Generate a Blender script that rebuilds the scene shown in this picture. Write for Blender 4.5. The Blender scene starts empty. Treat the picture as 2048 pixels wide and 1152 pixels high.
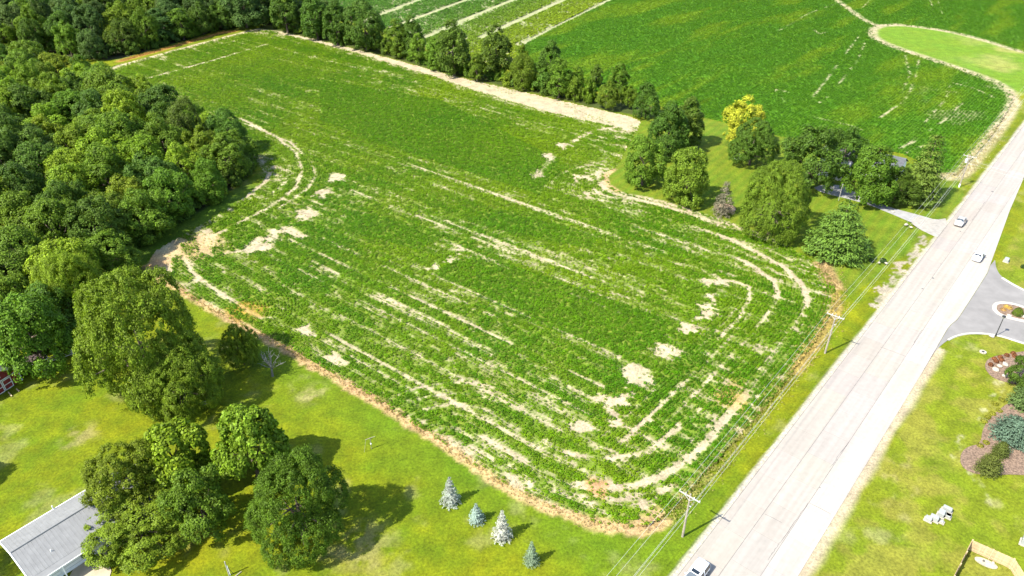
import bpy, bmesh, math, random
import numpy as np
from mathutils import Vector, Matrix

# ------------------------------------------------------------------ camera, sky, sun, exposure
scene = bpy.context.scene
COL = scene.collection
CAM_H, PITCH, FPX = 80.0, math.radians(33.0), 1478.0     # drone 80 m up, tilted 33 deg down
cam_d = bpy.data.cameras.new('camera'); cam_d.sensor_width = 36.0
cam_d.lens = FPX / 2048 * 36.0; cam_d.clip_start = 0.5; cam_d.clip_end = 9000
cam = bpy.data.objects.new('camera', cam_d); COL.objects.link(cam)
cam.location = (0, 0, CAM_H); cam.rotation_euler = (math.pi/2 - PITCH, 0, 0)
scene.camera = cam
SUN_EL = math.radians(49.0); SH = Vector((0.86, 0.51, 0)).normalized()      # direction shadows fall
world = bpy.data.worlds.new('World'); scene.world = world; world.use_nodes = True
wn = world.node_tree; bg = wn.nodes['Background']
sky = wn.nodes.new('ShaderNodeTexSky'); sky.sky_type = 'NISHITA'; sky.sun_disc = False
sky.sun_elevation = SUN_EL; sky.sun_rotation = math.atan2(-SH.x, -SH.y)
wn.links.new(sky.outputs[0], bg.inputs[0]); bg.inputs[1].default_value = 0.15
sun_d = bpy.data.lights.new('sun', 'SUN'); sun_d.energy = 4.6; sun_d.angle = math.radians(0.53); sun_d.color = (1.0, 0.955, 0.87)
sun = bpy.data.objects.new('sun', sun_d); COL.objects.link(sun)
ldir = Vector((SH.x*math.cos(SUN_EL), SH.y*math.cos(SUN_EL), -math.sin(SUN_EL)))
sun.rotation_euler = ldir.to_track_quat('-Z', 'Y').to_euler(); sun.location = (-60, -40, 150)
vs = scene.view_settings
vs.view_transform = 'Standard'; vs.look = 'None'; vs.exposure = 1.38; vs.gamma = 1.0; vs.use_curve_mapping = False

# ------------------------------------------------------------------ helpers
rng = np.random.default_rng(7)
random.seed(7)
SP, CP = math.sin(PITCH), math.cos(PITCH)
def W(u, v, z=0.0):                      # survey point: photo pixel -> place on the land at height z
    x = (u-1024)/FPX; y = (v-576)/FPX
    t = (CAM_H-z)/(SP + y*CP)
    return np.array([x*t, t*(CP - y*SP)])
def WL(pts): return np.array([W(*p) for p in pts])
def proj(P):
    P = np.asarray(P, float); dz = P[..., 2]-CAM_H
    d = P[..., 1]*CP - dz*SP; yy = -P[..., 1]*SP - dz*CP
    return np.stack([1024+FPX*P[..., 0]/d, 576+FPX*yy/d], -1)
def top_height(ub, vb, vt):              # height of an upright thing from base and top
    y = W(ub, vb)[1]; yt = W(ub, vt)[1]
    return CAM_H*(1-y/yt)
RD = np.array([.651, .759]); RQ = np.array([.759, -.651])      # along / across the road
DR = np.array([-.7916, .611]); DN = np.array([.611, .7916])    # along / across the crop rows
def road_pt(r, q): return RD*r + RQ*q
RANG = math.atan2(RD[1], RD[0])

_tab = np.random.default_rng(3).random((256, 256))
def vn(x, y, seed=0):
    x = np.asarray(x)+seed*17.31; y = np.asarray(y)+seed*9.77
    xi = np.floor(x).astype(int); yi = np.floor(y).astype(int); fx = x-xi; fy = y-yi
    fx = fx*fx*(3-2*fx); fy = fy*fy*(3-2*fy)
    a = _tab[xi & 255, yi & 255]; b = _tab[(xi+1) & 255, yi & 255]; c = _tab[xi & 255, (yi+1) & 255]; d = _tab[(xi+1) & 255, (yi+1) & 255]
    return (a*(1-fx)+b*fx)*(1-fy) + (c*(1-fx)+d*fx)*fy
def fbm(x, y, seed=0, o=4):
    s = 0; a = .5; t = 0
    for i in range(o):
        s = s + a*vn(x*2**i, y*2**i, seed+i*3); t += a; a *= .55
    return s/t
def inside(p, poly):
    x, y = p[:, 0], p[:, 1]; r = np.zeros(len(p), bool); n = len(poly)
    for i in range(n):
        x1, y1 = poly[i]; x2, y2 = poly[(i+1) % n]
        if y1 == y2: continue
        c = ((y1 > y) != (y2 > y)) & (x < (x2-x1)*(y-y1)/(y2-y1)+x1); r ^= c
    return r
def dline(p, pl, closed=False):          # distance to a polyline
    best = np.full(len(p), 1e9); vec = np.zeros((len(p), 2)); n = len(pl)
    for i in range(n if closed else n-1):
        a = pl[i]; b = pl[(i+1) % n]; ab = b-a; L = max(ab@ab, 1e-9)
        t = np.clip(((p-a)@ab)/L, 0, 1); w = p-(a+t[:, None]*ab); d = np.hypot(w[:, 0], w[:, 1])
        m = d < best; best[m] = d[m]; vec[m] = w[m]
    return best, vec
def smooth(pl, n=3, closed=False):
    pl = np.asarray(pl, float)
    for _ in range(n):
        if closed:
            nx = np.roll(pl, -1, 0); pl = np.stack([.75*pl+.25*nx, .25*pl+.75*nx], 1).reshape(-1, 2)
        else:
            q = np.stack([.75*pl[:-1]+.25*pl[1:], .25*pl[:-1]+.75*pl[1:]], 1).reshape(-1, 2)
            pl = np.vstack([pl[:1], q, pl[-1:]])
    return pl
def ss(a, b, x): t = np.clip((x-a)/(b-a), 0, 1); return t*t*(3-2*t)

# ---- materials
def new_mat(name):
    m = bpy.data.materials.new(name); m.use_nodes = True
    nt = m.node_tree; return m, nt, nt.nodes['Principled BSDF']
def nd(nt, typ, **kw):
    n = nt.nodes.new(typ)
    for k, v in kw.items(): setattr(n, k, v)
    return n
_mats = {}
def mat(name, col, rough=.7, metal=0.0, var=.15, scale=3.0, bump=.0, spec=.3, objcol=False, coat=0.0):
    """plain procedural paint/stone/metal: base colour broken up by two noises, optional relief"""
    if name in _mats: return _mats[name]
    m, nt, b = new_mat(name); L = nt.links
    tc = nd(nt, 'ShaderNodeTexCoord')
    n1 = nd(nt, 'ShaderNodeTexNoise'); n1.inputs['Scale'].default_value = scale; n1.inputs['Detail'].default_value = 6
    L.new(tc.outputs['Object'], n1.inputs['Vector'])
    mr = nd(nt, 'ShaderNodeMapRange'); mr.inputs[3].default_value = 1-var*1.6; mr.inputs[4].default_value = 1+var*1.6
    mr.inputs[1].default_value = .25; mr.inputs[2].default_value = .75
    L.new(n1.outputs['Fac'], mr.inputs[0])
    mx = nd(nt, 'ShaderNodeVectorMath', operation='SCALE'); L.new(mr.outputs[0], mx.inputs['Scale'])
    if objcol:
        oi = nd(nt, 'ShaderNodeObjectInfo'); L.new(oi.outputs['Color'], mx.inputs[0])
    else: mx.inputs[0].default_value = col
    L.new(mx.outputs[0], b.inputs['Base Color'])
    b.inputs['Roughness'].default_value = rough; b.inputs['Metallic'].default_value = metal
    b.inputs['Specular IOR Level'].default_value = spec; b.inputs['Coat Weight'].default_value = coat
    if bump:
        bp = nd(nt, 'ShaderNodeBump'); bp.inputs['Strength'].default_value = bump; bp.inputs['Distance'].default_value = .05
        n2 = nd(nt, 'ShaderNodeTexNoise'); n2.inputs['Scale'].default_value = scale*6; L.new(tc.outputs['Object'], n2.inputs['Vector'])
        L.new(n2.outputs['Fac'], bp.inputs['Height']); L.new(bp.outputs[0], b.inputs['Normal'])
    _mats[name] = m; return m

def land_mat():
    m, nt, b = new_mat('land'); L = nt.links
    at = nd(nt, 'ShaderNodeAttribute', attribute_name='albedo')
    geo = nd(nt, 'ShaderNodeNewGeometry')
    def noise(sc, det=4, rough=.6, vec=None):
        n = nd(nt, 'ShaderNodeTexNoise'); n.inputs['Scale'].default_value = sc; n.inputs['Detail'].default_value = det
        n.inputs['Roughness'].default_value = rough; L.new(vec or geo.outputs['Position'], n.inputs['Vector']); return n
    n1 = noise(.35, 5); n2 = noise(2.6, 4, .7); n3 = noise(.09, 3)
    def mrange(src, lo, hi, a=.3, bb=.7):
        r = nd(nt, 'ShaderNodeMapRange'); r.inputs[1].default_value = a; r.inputs[2].default_value = bb
        r.inputs[3].default_value = lo; r.inputs[4].default_value = hi; L.new(src, r.inputs[0]); return r.outputs[0]
    f1 = mrange(n1.outputs['Fac'], .78, 1.22); f2 = mrange(n2.outputs['Fac'], .62, 1.38)
    mul = nd(nt, 'ShaderNodeMath', operation='MULTIPLY'); L.new(f1, mul.inputs[0]); L.new(f2, mul.inputs[1])
    sc = nd(nt, 'ShaderNodeVectorMath', operation='SCALE'); L.new(at.outputs['Color'], sc.inputs[0]); L.new(mul.outputs[0], sc.inputs['Scale'])
    hs = nd(nt, 'ShaderNodeHueSaturation'); L.new(sc.outputs[0], hs.inputs['Color'])
    L.new(mrange(n3.outputs['Fac'], .488, .512), hs.inputs['Hue'])
    L.new(hs.outputs[0], b.inputs['Base Color']); b.inputs['Roughness'].default_value = .9; b.inputs['Specular IOR Level'].default_value = .12
    bp = nd(nt, 'ShaderNodeBump'); bp.inputs['Strength'].default_value = .55; bp.inputs['Distance'].default_value = .16
    n4 = noise(3.2, 5, .7); L.new(n4.outputs['Fac'], bp.inputs['Height']); L.new(bp.outputs[0], b.inputs['Normal'])
    return m
LAND = land_mat()

def leaf_mat(name, trans=.28, instancer=False, var=.35, rough=.55):
    m, nt, b = new_mat(name); L = nt.links
    if instancer:
        oi = nd(nt, 'ShaderNodeAttribute', attribute_type='INSTANCER', attribute_name='tint'); src = oi.outputs['Color']
    else:
        oi = nd(nt, 'ShaderNodeObjectInfo'); src = oi.outputs['Color']
    geo = nd(nt, 'ShaderNodeNewGeometry')
    mr = nd(nt, 'ShaderNodeMapRange'); mr.inputs[3].default_value = 1-var; mr.inputs[4].default_value = 1+var
    L.new(geo.outputs['Random Per Island'], mr.inputs[0])
    no = nd(nt, 'ShaderNodeTexNoise'); no.inputs['Scale'].default_value = .8; no.inputs['Detail'].default_value = 2
    L.new(geo.outputs['Position'], no.inputs['Vector'])
    m2 = nd(nt, 'ShaderNodeMapRange'); m2.inputs[1].default_value = .3; m2.inputs[2].default_value = .7; m2.inputs[3].default_value = .66; m2.inputs[4].default_value = 1.34
    L.new(no.outputs['Fac'], m2.inputs[0])
    mm = nd(nt, 'ShaderNodeMath', operation='MULTIPLY'); L.new(mr.outputs[0], mm.inputs[0]); L.new(m2.outputs[0], mm.inputs[1])
    sc = nd(nt, 'ShaderNodeVectorMath', operation='SCALE'); L.new(src, sc.inputs[0]); L.new(mm.outputs[0], sc.inputs['Scale'])
    L.new(sc.outputs[0], b.inputs['Base Color']); b.inputs['Roughness'].default_value = rough; b.inputs['Specular IOR Level'].default_value = .12
    tr = nd(nt, 'ShaderNodeBsdfTranslucent')
    ty = nd(nt, 'ShaderNodeVectorMath', operation='MULTIPLY'); ty.inputs[1].default_value = (1.25, 1.35, .6); L.new(sc.outputs[0], ty.inputs[0]); L.new(ty.outputs[0], tr.inputs['Color'])
    mix = nd(nt, 'ShaderNodeMixShader'); mix.inputs[0].default_value = trans
    L.new(b.outputs[0], mix.inputs[1]); L.new(tr.outputs[0], mix.inputs[2]); L.new(mix.outputs[0], nt.nodes['Material Output'].inputs['Surface'])
    return m
LEAF = leaf_mat('foliage', .32); NEEDLE = leaf_mat('needles', .12, var=.3, rough=.6); CROPLEAF = leaf_mat('crop_leaf', .25, True, .3)
BARK = mat('bark', (.10, .075, .055), .9, var=.3, scale=2.5, bump=.5)

# ---- mesh / object builders
def mesh_np(name, v, f, mats=None, smooth_=False):
    me = bpy.data.meshes.new(name); v = np.asarray(v, np.float32); f = np.asarray(f, np.int32); k = f.shape[1]
    me.vertices.add(len(v)); me.vertices.foreach_set('co', v.ravel())
    me.loops.add(f.size); me.loops.foreach_set('vertex_index', f.ravel())
    me.polygons.add(len(f)); me.polygons.foreach_set('loop_start', np.arange(0, f.size, k, dtype=np.int32))
    if smooth_: me.polygons.foreach_set('use_smooth', np.ones(len(f), bool))
    me.update(calc_edges=True)
    if mats: me.materials.append(mats)
    return me
def link(name, me, parent=None, loc=None, rotz=None):
    o = bpy.data.objects.new(name, me); COL.objects.link(o)
    if parent is not None: o.parent = parent
    if loc is not None: o.location = (loc[0], loc[1], loc[2] if len(loc) > 2 else 0)
    if rotz is not None: o.rotation_euler = (0, 0, rotz)
    return o
def tag(o, label=None, cat=None, group=None, kind=None):
    if label: o['label'] = label
    if cat: o['category'] = cat
    if group: o['group'] = group
    if kind: o['kind'] = kind
    return o
def thing(name, loc, label, cat, group=None, rotz=0, scale=None):
    o = link(name, None, None, loc, rotz); o.empty_display_size = .5
    if scale: o.scale = scale
    return tag(o, label, cat, group)
class MB:                                  # collects boxes / tubes / prisms into one part
    def __init__(s): s.v = []; s.f = []
    def add(s, v, f): n = len(s.v); s.v += [tuple(map(float, p)) for p in v]; s.f += [[i+n for i in q] for q in f]; return s
    def box(s, c, d, rz=0, taper=1.0):
        cx, cy, cz = c; hx, hy, hz = d[0]/2, d[1]/2, d[2]/2; co, si = math.cos(rz), math.sin(rz); v = []
        for z, k in ((-hz, 1), (hz, taper)):
            for x, y in ((-hx, -hy), (hx, -hy), (hx, hy), (-hx, hy)):
                x *= k; y *= k; v.append((cx+x*co-y*si, cy+x*si+y*co, cz+z))
        return s.add(v, [(3, 2, 1, 0), (4, 5, 6, 7), (0, 1, 5, 4), (1, 2, 6, 5), (2, 3, 7, 6), (3, 0, 4, 7)])
    def tube(s, pts, rad, n=8, cap=True):
        pts = [Vector(p) for p in pts]; rad = rad if isinstance(rad, (list, tuple)) else [rad]*len(pts); v = []; f = []
        for i, p in enumerate(pts):
            d = (pts[min(i+1, len(pts)-1)]-pts[max(i-1, 0)]).normalized()
            a = d.orthogonal().normalized() if abs(d.z) > .99 else d.cross(Vector((0, 0, 1))).normalized(); b = d.cross(a)
            for k in range(n):
                t = 2*math.pi*k/n; v.append(p+rad[i]*(math.cos(t)*a+math.sin(t)*b))
        for i in range(len(pts)-1):
            for k in range(n): f.append((i*n+k, i*n+(k+1) % n, (i+1)*n+(k+1) % n, (i+1)*n+k))
        if cap: f.append(tuple(range(n))[::-1]); f.append(tuple((len(pts)-1)*n+k for k in range(n)))
        return s.add(v, f)
    def prism(s, poly, z0, z1):
        n = len(poly); v = [(p[0], p[1], z0) for p in poly]+[(p[0], p[1], z1) for p in poly]
        f = [tuple(range(n))[::-1], tuple(range(n, 2*n))]+[(i, (i+1) % n, n+(i+1) % n, n+i) for i in range(n)]
        return s.add(v, f)
    def dome(s, c, r, h, n=12, m=5):
        v = []; f = []
        for j in range(m):
            a = j/m*math.pi/2
            for k in range(n): t = 2*math.pi*k/n; v.append((c[0]+r*math.cos(a)*math.cos(t), c[1]+r*math.cos(a)*math.sin(t), c[2]+h*math.sin(a)))
        v.append((c[0], c[1], c[2]+h))
        for j in range(m-1):
            for k in range(n): f.append((j*n+k, j*n+(k+1) % n, (j+1)*n+(k+1) % n, (j+1)*n+k))
        for k in range(n): f.append(((m-1)*n+k, (m-1)*n+(k+1) % n, m*n))
        f.append(tuple(range(n))[::-1]); return s.add(v, f)
    def mesh(s, name, m, smooth_=False, bevel=0):
        me = bpy.data.meshes.new(name); me.from_pydata(s.v, [], s.f); 
        bm = bmesh.new(); bm.from_mesh(me); bmesh.ops.recalc_face_normals(bm, faces=bm.faces)
        if bevel: bmesh.ops.bevel(bm, geom=list(bm.edges), offset=bevel, segments=1, affect='EDGES', clamp_overlap=True)
        bm.to_mesh(me); bm.free()
        if smooth_:
            for p in me.polygons: p.use_smooth = True
        me.materials.append(m); return me
    def build(s, name, m, parent=None, loc=None, rotz=None, smooth_=False, bevel=0): return link(name, s.mesh(name, m, smooth_, bevel), parent, loc, rotz)
def copy_tree(root, loc, rotz=None):
    r = root.copy(); COL.objects.link(r); r.location = loc
    if rotz is not None: r.rotation_euler = (0, 0, rotz)
    for ch in list(root.children):
        c = ch.copy(); COL.objects.link(c); c.parent = r
        for g in list(ch.children): d = g.copy(); COL.objects.link(d); d.parent = c
    return r

# ------------------------------------------------------------------ survey of the land (outlines in photo pixels)
FIELD = WL([(170, 142), (250, 127), (350, 100), (450, 74), (515, 60), (545, 60), (620, 76), (700, 95), (800, 122), (900, 150), (1000, 173), (1100, 196), (1200, 219), (1283, 238),
            (1275, 258), (1255, 290), (1240, 325), (1222, 342), (1214, 360), (1224, 378), (1250, 388), (1330, 404), (1440, 438), (1530, 470), (1600, 505), (1645, 538),
            (1668, 570), (1668, 610), (1640, 668), (1600, 722), (1540, 800), (1470, 880), (1400, 955), (1345, 1015), (1310, 1045), (1260, 1055), (1190, 1045), (1100, 1013),
            (1000, 962), (900, 897), (800, 830), (700, 767), (600, 715), (500, 660), (400, 605), (320, 553), (290, 528), (305, 505), (350, 478), (420, 440), (480, 402), (520, 366),
            (528, 340), (512, 322), (470, 303), (400, 270), (300, 226), (205, 182)])
FIELD = smooth(FIELD, 1, True)
SOY = WL([(1057, 84), (1120, 50), (1223, 0), (1330, -70), (2600, -70), (2350, 60), (2048, 106), (1960, 78), (1880, 60), (1800, 50), (1756, 52), (1742, 64), (1755, 80), (1850, 113), (1930, 139),
          (2000, 165), (2028, 190), (2020, 215), (1985, 268), (1950, 312), (1912, 348), (1880, 345), (1830, 318), (1800, 305), (1700, 296), (1560, 272), (1412, 236), (1310, 210), (1200, 184), (1090, 155), (1050, 130), (1030, 105)])
VEG = WL([(600, -70), (1330, -70), (1223, 0), (1120, 50), (1057, 84), (1030, 105), (1050, 130), (980, 125), (860, 95), (760, 62), (640, 25)])
LOOP = WL([(1742, 64), (1756, 52), (1800, 50), (1880, 60), (1960, 78), (2048, 106), (2350, 60), (2350, 150), (2028, 190), (2000, 165), (1930, 139), (1850, 113), (1755, 80)])
LOT = WL([(1283, 238), (1412, 236), (1560, 272), (1700, 296), (1912, 348), (1930, 390), (1860, 470), (1700, 590), (1668, 570), (1645, 538), (1600, 505), (1530, 470), (1440, 438), (1330, 404), (1224, 378), (1214, 360), (1240, 325)])
WOOD_L = WL([(262, 508), (332, 462), (415, 415), (482, 366), (507, 334), (480, 310), (400, 275), (300, 232), (205, 188), (110, 160), (-60, 150), (-420, 190), (-420, 620), (-60, 700), (0, 705), (60, 700), (135, 690), (180, 600), (240, 545)])
WOOD_T = WL([(-220, 104), (60, 112), (215, 120), (250, 115), (330, 92), (430, 63), (515, 47), (560, 54), (660, 74), (650, 40), (610, 10), (560, -30), (420, -50), (230, -42), (60, -22), (-220, -15)])

HEDGE = WL([(545, 52), (700, 84), (800, 110), (900, 137), (1000, 160), (1100, 182), (1200, 206), (1290, 222)])
# bare patches in the crop
PATCH = [WL(p) for p in [
    [(1312, 683), (1358, 695), (1338, 720), (1303, 710)], [(1362, 640), (1402, 650), (1384, 674), (1360, 666)], [(1400, 608), (1432, 604), (1430, 628), (1412, 645), (1396, 640)],
    [(1416, 590), (1448, 588), (1444, 604), (1420, 603)], [(1396, 555), (1452, 561), (1456, 573), (1405, 568)], [(1240, 733), (1264, 724), (1308, 742), (1286, 772), (1248, 764)],
    [(1186, 780), (1236, 792), (1272, 768), (1254, 800), (1228, 817), (1200, 806)], [(1210, 812), (1234, 812), (1230, 850), (1212, 850)], [(1130, 856), (1165, 838), (1192, 856), (1170, 868)],
    [(664, 342), (694, 351), (674, 366), (650, 362)], [(632, 385), (652, 376), (668, 384), (648, 396), (626, 396)], [(600, 420), (620, 413), (642, 426), (618, 440), (590, 440)],
    [(550, 457), (572, 446), (612, 470), (592, 476)], [(500, 488), (545, 458), (572, 462), (524, 497)], [(430, 512), (480, 495), (552, 488), (548, 504), (480, 505)],
    [(1110, 288), (1130, 285), (1145, 290), (1128, 299)], [(1086, 312), (1100, 306), (1112, 313), (1098, 325)], [(1062, 345), (1080, 338), (1090, 345), (1076, 358)],
    [(905, 498), (925, 490), (932, 498), (915, 510)], [(888, 520), (905, 510), (908, 525), (890, 528)], [(840, 532), (862, 522), (875, 528), (850, 538)],
    [(640, 714), (670, 702), (700, 722), (680, 735)][::-1], [(590, 655), (620, 650), (628, 668), (600, 668)], [(395, 468), (418, 455), (436, 478), (424, 512), (400, 505)],
    [(340, 482), (372, 476), (362, 505), (345, 545), (318, 552), (292, 528), (302, 508)]]]
# wheel tracks: (points, half width m, strength)
TRACK = [(WL(p), w, s) for p, w, s in [
    ([(966, 873), (1050, 922), (1136, 964), (1200, 976), (1270, 971), (1330, 950), (1390, 905), (1440, 850), (1490, 790)], .9, .95),
    ([(1420, 462), (1500, 497), (1565, 532), (1604, 568), (1616, 600), (1606, 630), (1592, 655)], .95, .95), ([(1592, 655), (1500, 780), (1440, 850)], .8, .45),
    ([(1440, 500), (1500, 528), (1545, 560), (1556, 585), (1550, 610), (1530, 640)], .8, .9), ([(1400, 558), (1470, 563), (1498, 572), (1500, 595), (1478, 635), (1430, 685), (1380, 750), (1330, 800), (1250, 880)], .6, .7),
    ([(480, 236), (550, 272), (592, 305), (604, 340), (592, 375), (550, 408), (430, 470), (385, 492), (369, 515), (385, 545), (440, 585), (520, 635)], .7, .85),
    ([(500, 250), (580, 285), (622, 322), (631, 350), (615, 378), (560, 415)], .6, .8), ([(540, 345), (530, 365), (490, 395), (470, 405)], .8, .9), ([(575, 335), (572, 362), (545, 385)], .4, .6),
    ([(300, 155), (420, 122), (535, 88)], 1.0, .75), ([(430, 90), (500, 74), (525, 76)], 1.0, .5), ([(1070, 355), (1110, 310), (1150, 280), (1185, 262), (1280, 245)], 1.2, .55),
    ([(1150, 350), (1155, 372), (1180, 395), (1230, 405)], .5, .8), ([(1172, 345), (1180, 372), (1210, 392), (1270, 400)], .5, .7), ([(1195, 345), (1202, 370), (1230, 388), (1330, 412), (1440, 446)], .9, .8), ([(1230, 340), (1212, 352), (1205, 370)], 1.0, .8),
    ([(1160, 800), (1200, 835), (1260, 855), (1330, 830)], .5, .4), ([(1130, 905), (1200, 920), (1290, 905), (1360, 850)], .8, .8), ([(1090, 880), (1130, 905), (1170, 915)], .8, .6), ([(1060, 940), (1150, 990), (1250, 1000), (1330, 975)], .5, .5), ([(1180, 1005), (1280, 1010), (1350, 970)], .5, .5),
]]
for (u, v), (ua, ub), w, s in [((1100, 652), (880, 1250), .35, .9), ((1011, 399), (560, 1300), .45, .55), ((900, 355), (700, 1180), .3, .4), ((1300, 494), (820, 1480), .6, .65), ((1160, 545), (880, 1300), .55, .75), ((1090, 545), (950, 1270), .3, .75), ((1200, 610), (900, 1330), .3, .6),
                              ((700, 535), (575, 1210), .5, .75), ((640, 560), (490, 1180), .35, .75), ((750, 595), (520, 1190), .6, .55), ((830, 560), (640, 1000), .45, .7), ((900, 660), (640, 1200), .5, .55), ((700, 640), (480, 1140), .4, .5), ((800, 745), (560, 1130), .5, .45), ((860, 800), (640, 1080), .4, .35),
                              ((620, 520), (600, 900), .5, .6), ((960, 480), (700, 1050), .6, .6), ((930, 497), (840, 1000), .4, .7), ((1380, 560), (1000, 1400), .35, .35), ((850, 250), (640, 1000), .3, .3), ((1100, 440), (800, 1500), .4, .45), ((560, 690), (430, 800), .5, .4)]:
    p0 = W(u, v); d = 400
    ln = np.array([p0-DR*t for t in np.linspace(-120, 120, 161)]); px = proj(np.c_[ln, np.zeros(len(ln))])
    ok = (px[:, 0] > ua) & (px[:, 0] < ub); ln = ln[ok]
    if len(ln) > 1: TRACK.append((ln[[0, len(ln)//2, -1]], w*.9, min(1, s*1.15)))
DENSE = [WL(p) for p in [[(868, 548), (900, 525), (960, 508), (1335, 640), (1322, 690), (1240, 712), (1050, 640)], [(930, 665), (1000, 688), (1215, 832), (1185, 842), (1080, 780)], [(640, 160), (880, 200), (1120, 320), (1080, 390), (800, 300), (640, 240)],
                         [(1280, 800), (1345, 722), (1430, 650), (1440, 680), (1350, 790), (1290, 815)], [(1500, 760), (1560, 690), (1640, 620), (1650, 640), (1560, 750), (1400, 930), (1380, 940)], [(700, 420), (900, 470), (830, 500), (690, 460)], [(990, 420), (1200, 470), (1180, 500), (960, 450)], [(560, 520), (680, 560), (660, 590), (560, 560)]]]
SPARSE = [WL(p) for p in [[(280, 150), (330, 160), (470, 225), (600, 285), (560, 290), (440, 240), (330, 195)], [(560, 95), (700, 125), (880, 175), (960, 210), (900, 205), (740, 160)], [(470, 300), (520, 290), (600, 330), (590, 370), (540, 380)], [(960, 215), (1060, 240), (1150, 265), (1240, 275), (1150, 290), (1040, 255)], [(1060, 480), (1200, 520), (1380, 600), (1300, 600), (1120, 530)], [(850, 480), (1000, 520), (980, 540), (870, 500)], [(600, 600), (760, 670), (880, 760), (760, 720), (620, 640)], [(1290, 300), (1220, 330), (1180, 400), (1130, 390), (1150, 300)], [(1330, 800), (1460, 680), (1490, 700), (1400, 830), (1300, 930)], [(430, 480), (560, 430), (640, 400), (600, 440), (480, 490)]]]
STRAWBAND = WL([(540, 56), (700, 92), (900, 148), (1100, 193), (1285, 236), (1285, 252), (1235, 254), (1150, 237), (1050, 211), (960, 184), (900, 164), (800, 131), (700, 102), (560, 67)])
HEADEND = [FIELD[i] for i in range(len(FIELD))]
_b = smooth(WL([(1224, 378), (1330, 404), (1440, 438), (1530, 470), (1600, 505), (1645, 538), (1668, 570), (1668, 610), (1640, 668), (1600, 722), (1540, 800), (1470, 880), (1400, 955), (1345, 1015), (1310, 1045), (1260, 1055), (1190, 1045), (1100, 1013), (1000, 962), (900, 897)]), 2)
_c = smooth(WL([(440, 630), (400, 605), (320, 553), (292, 525), (350, 478), (420, 440), (480, 402), (525, 366), (534, 340), (512, 320), (470, 302), (400, 270)]), 2)
_d = WL([(190, 150), (250, 127), (350, 100), (450, 74), (515, 60), (560, 62)])
_e = smooth(WL([(1283, 238), (1255, 290), (1240, 325), (1222, 342), (1214, 360), (1224, 378), (1250, 388)]), 2)

def crop_density(p):
    n = len(p); s = p@DR; t = p@DN; px = proj(np.c_[p, np.zeros(n)]); v = px[:, 1]; u = px[:, 0]
    j = np.stack([fbm(p[:, 0]/2.2, p[:, 1]/2.2, 5)-.5, fbm(p[:, 0]/2.2, p[:, 1]/2.2, 8)-.5], 1)*1.3
    mid_ = fbm(p[:, 0]/5, p[:, 1]/5, 88)
    j += DR*((fbm(s/9, t/.7, 21)-.5)*11)[:, None]
    thin = .55+.45*ss(330, 560, v)+(fbm(p[:, 0]/22, p[:, 1]/22, 31)-.5)*1.1
    streak = fbm(s/38, t/1.5, 41, 5); blot = fbm(s/9, t/5, 51); fine = fbm(s/2.4, t/.7, 61, 3)
    D = .99 - np.clip(thin, 0, 1.2)*(ss(.50, .66, streak)*.42 + ss(.56, .76, blot)*.18 + ss(.49, .64, fine)*.56*(.36+.7*ss(.42, .58, streak)))
    for q in SPARSE: D = np.where(inside(p+j*1.4, q), D-.24*ss(.42, .60, fine)-.02, D)
    D = np.maximum(D, .22+.60*(fbm(s/3, t/.8, 87, 3)-.25))
    for q in DENSE: D = np.where(inside(p+j*.6, q), np.maximum(D, .93), D)
    de, _ = dline(p, _b); D -= .26*ss(8, 1, de)*ss(.48, .66, fine) + .12*ss(1.6, .2, de)
    dc, _ = dline(p, _c); D -= .3*ss(14, 1, dc)*ss(.44, .64, fbm(s/5, t/5, 72)) + .2*ss(2.5, 0, dc)
    d3, _ = dline(p, _d); D -= .3*ss(16, 0, d3)*ss(.35, .6, blot) + .5*ss(2.5, 0, d3)
    d4, _ = dline(p, _e); D -= .45*ss(13, 1, d4)*ss(.36, .58, fbm(p[:, 0]/3, p[:, 1]/3, 73))
    gap = fbm(s/7, t/7, 81); along = fbm(p[:, 0]/11, p[:, 1]/11, 83)
    for d0, w, k in ((2.6, .22, .35), (4.6, .30, .45), (7.4, .22, .35), (9.8, .38, .5), (12.4, .22, .4), (15.2, .34, .5)): D -= k*ss(w*1.3, w*.4, np.abs(de-d0-.5*(mid_-.5)))*(.30+.70*ss(.40, .56, along))
    for pl, w, k in TRACK:
        d, _ = dline(p+j*.07, pl); D -= k*ss(w*1.05, w*.35, d)*(.35+.65*ss(.34, .54, gap))
    for q in PATCH: D = np.where(inside(p+j*.55, q), np.minimum(D, .05), D)
    D = np.where(inside(p+j*.8, STRAWBAND), np.minimum(D, .08), D)
    dsb, _ = dline(p, STRAWBAND, True); D -= .4*ss(9, 0, dsb)*ss(.35, .65, blot)
    return np.clip(D, 0, 1)

# ------------------------------------------------------------------ land sheets
G_YEL = np.array([.152, .154, .003]); G_GRN = np.array([.082, .118, .003]); G_DULL = np.array([.150, .150, .018]); STRAW = np.array([.33, .275, .17]); SOIL = np.array([.33, .225, .105]); DRY = np.array([.27, .20, .05]); GRAVEL = np.array([.34, .30, .24])
ORANGE = [(WL([(292, 532), (330, 560), (420, 617), (540, 681), (640, 738), (760, 806), (900, 897), (1000, 965), (1100, 1016), (1190, 1047), (1270, 1058), (1330, 1040)]), 1.35), (WL([(255, 128), (350, 101), (450, 75), (515, 58), (560, 64)]), 1.9),
          (WL([(1668, 575), (1672, 610), (1640, 672), (1590, 740)]), 1.5), (WL([(1645, 530), (1668, 572)]), 2.2), (WL([(1228, 338), (1212, 352), (1216, 368), (1240, 386)]), 1.0), (WL([(1240, 386), (1330, 404), (1440, 440), (1560, 487)]), .7)]
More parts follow.
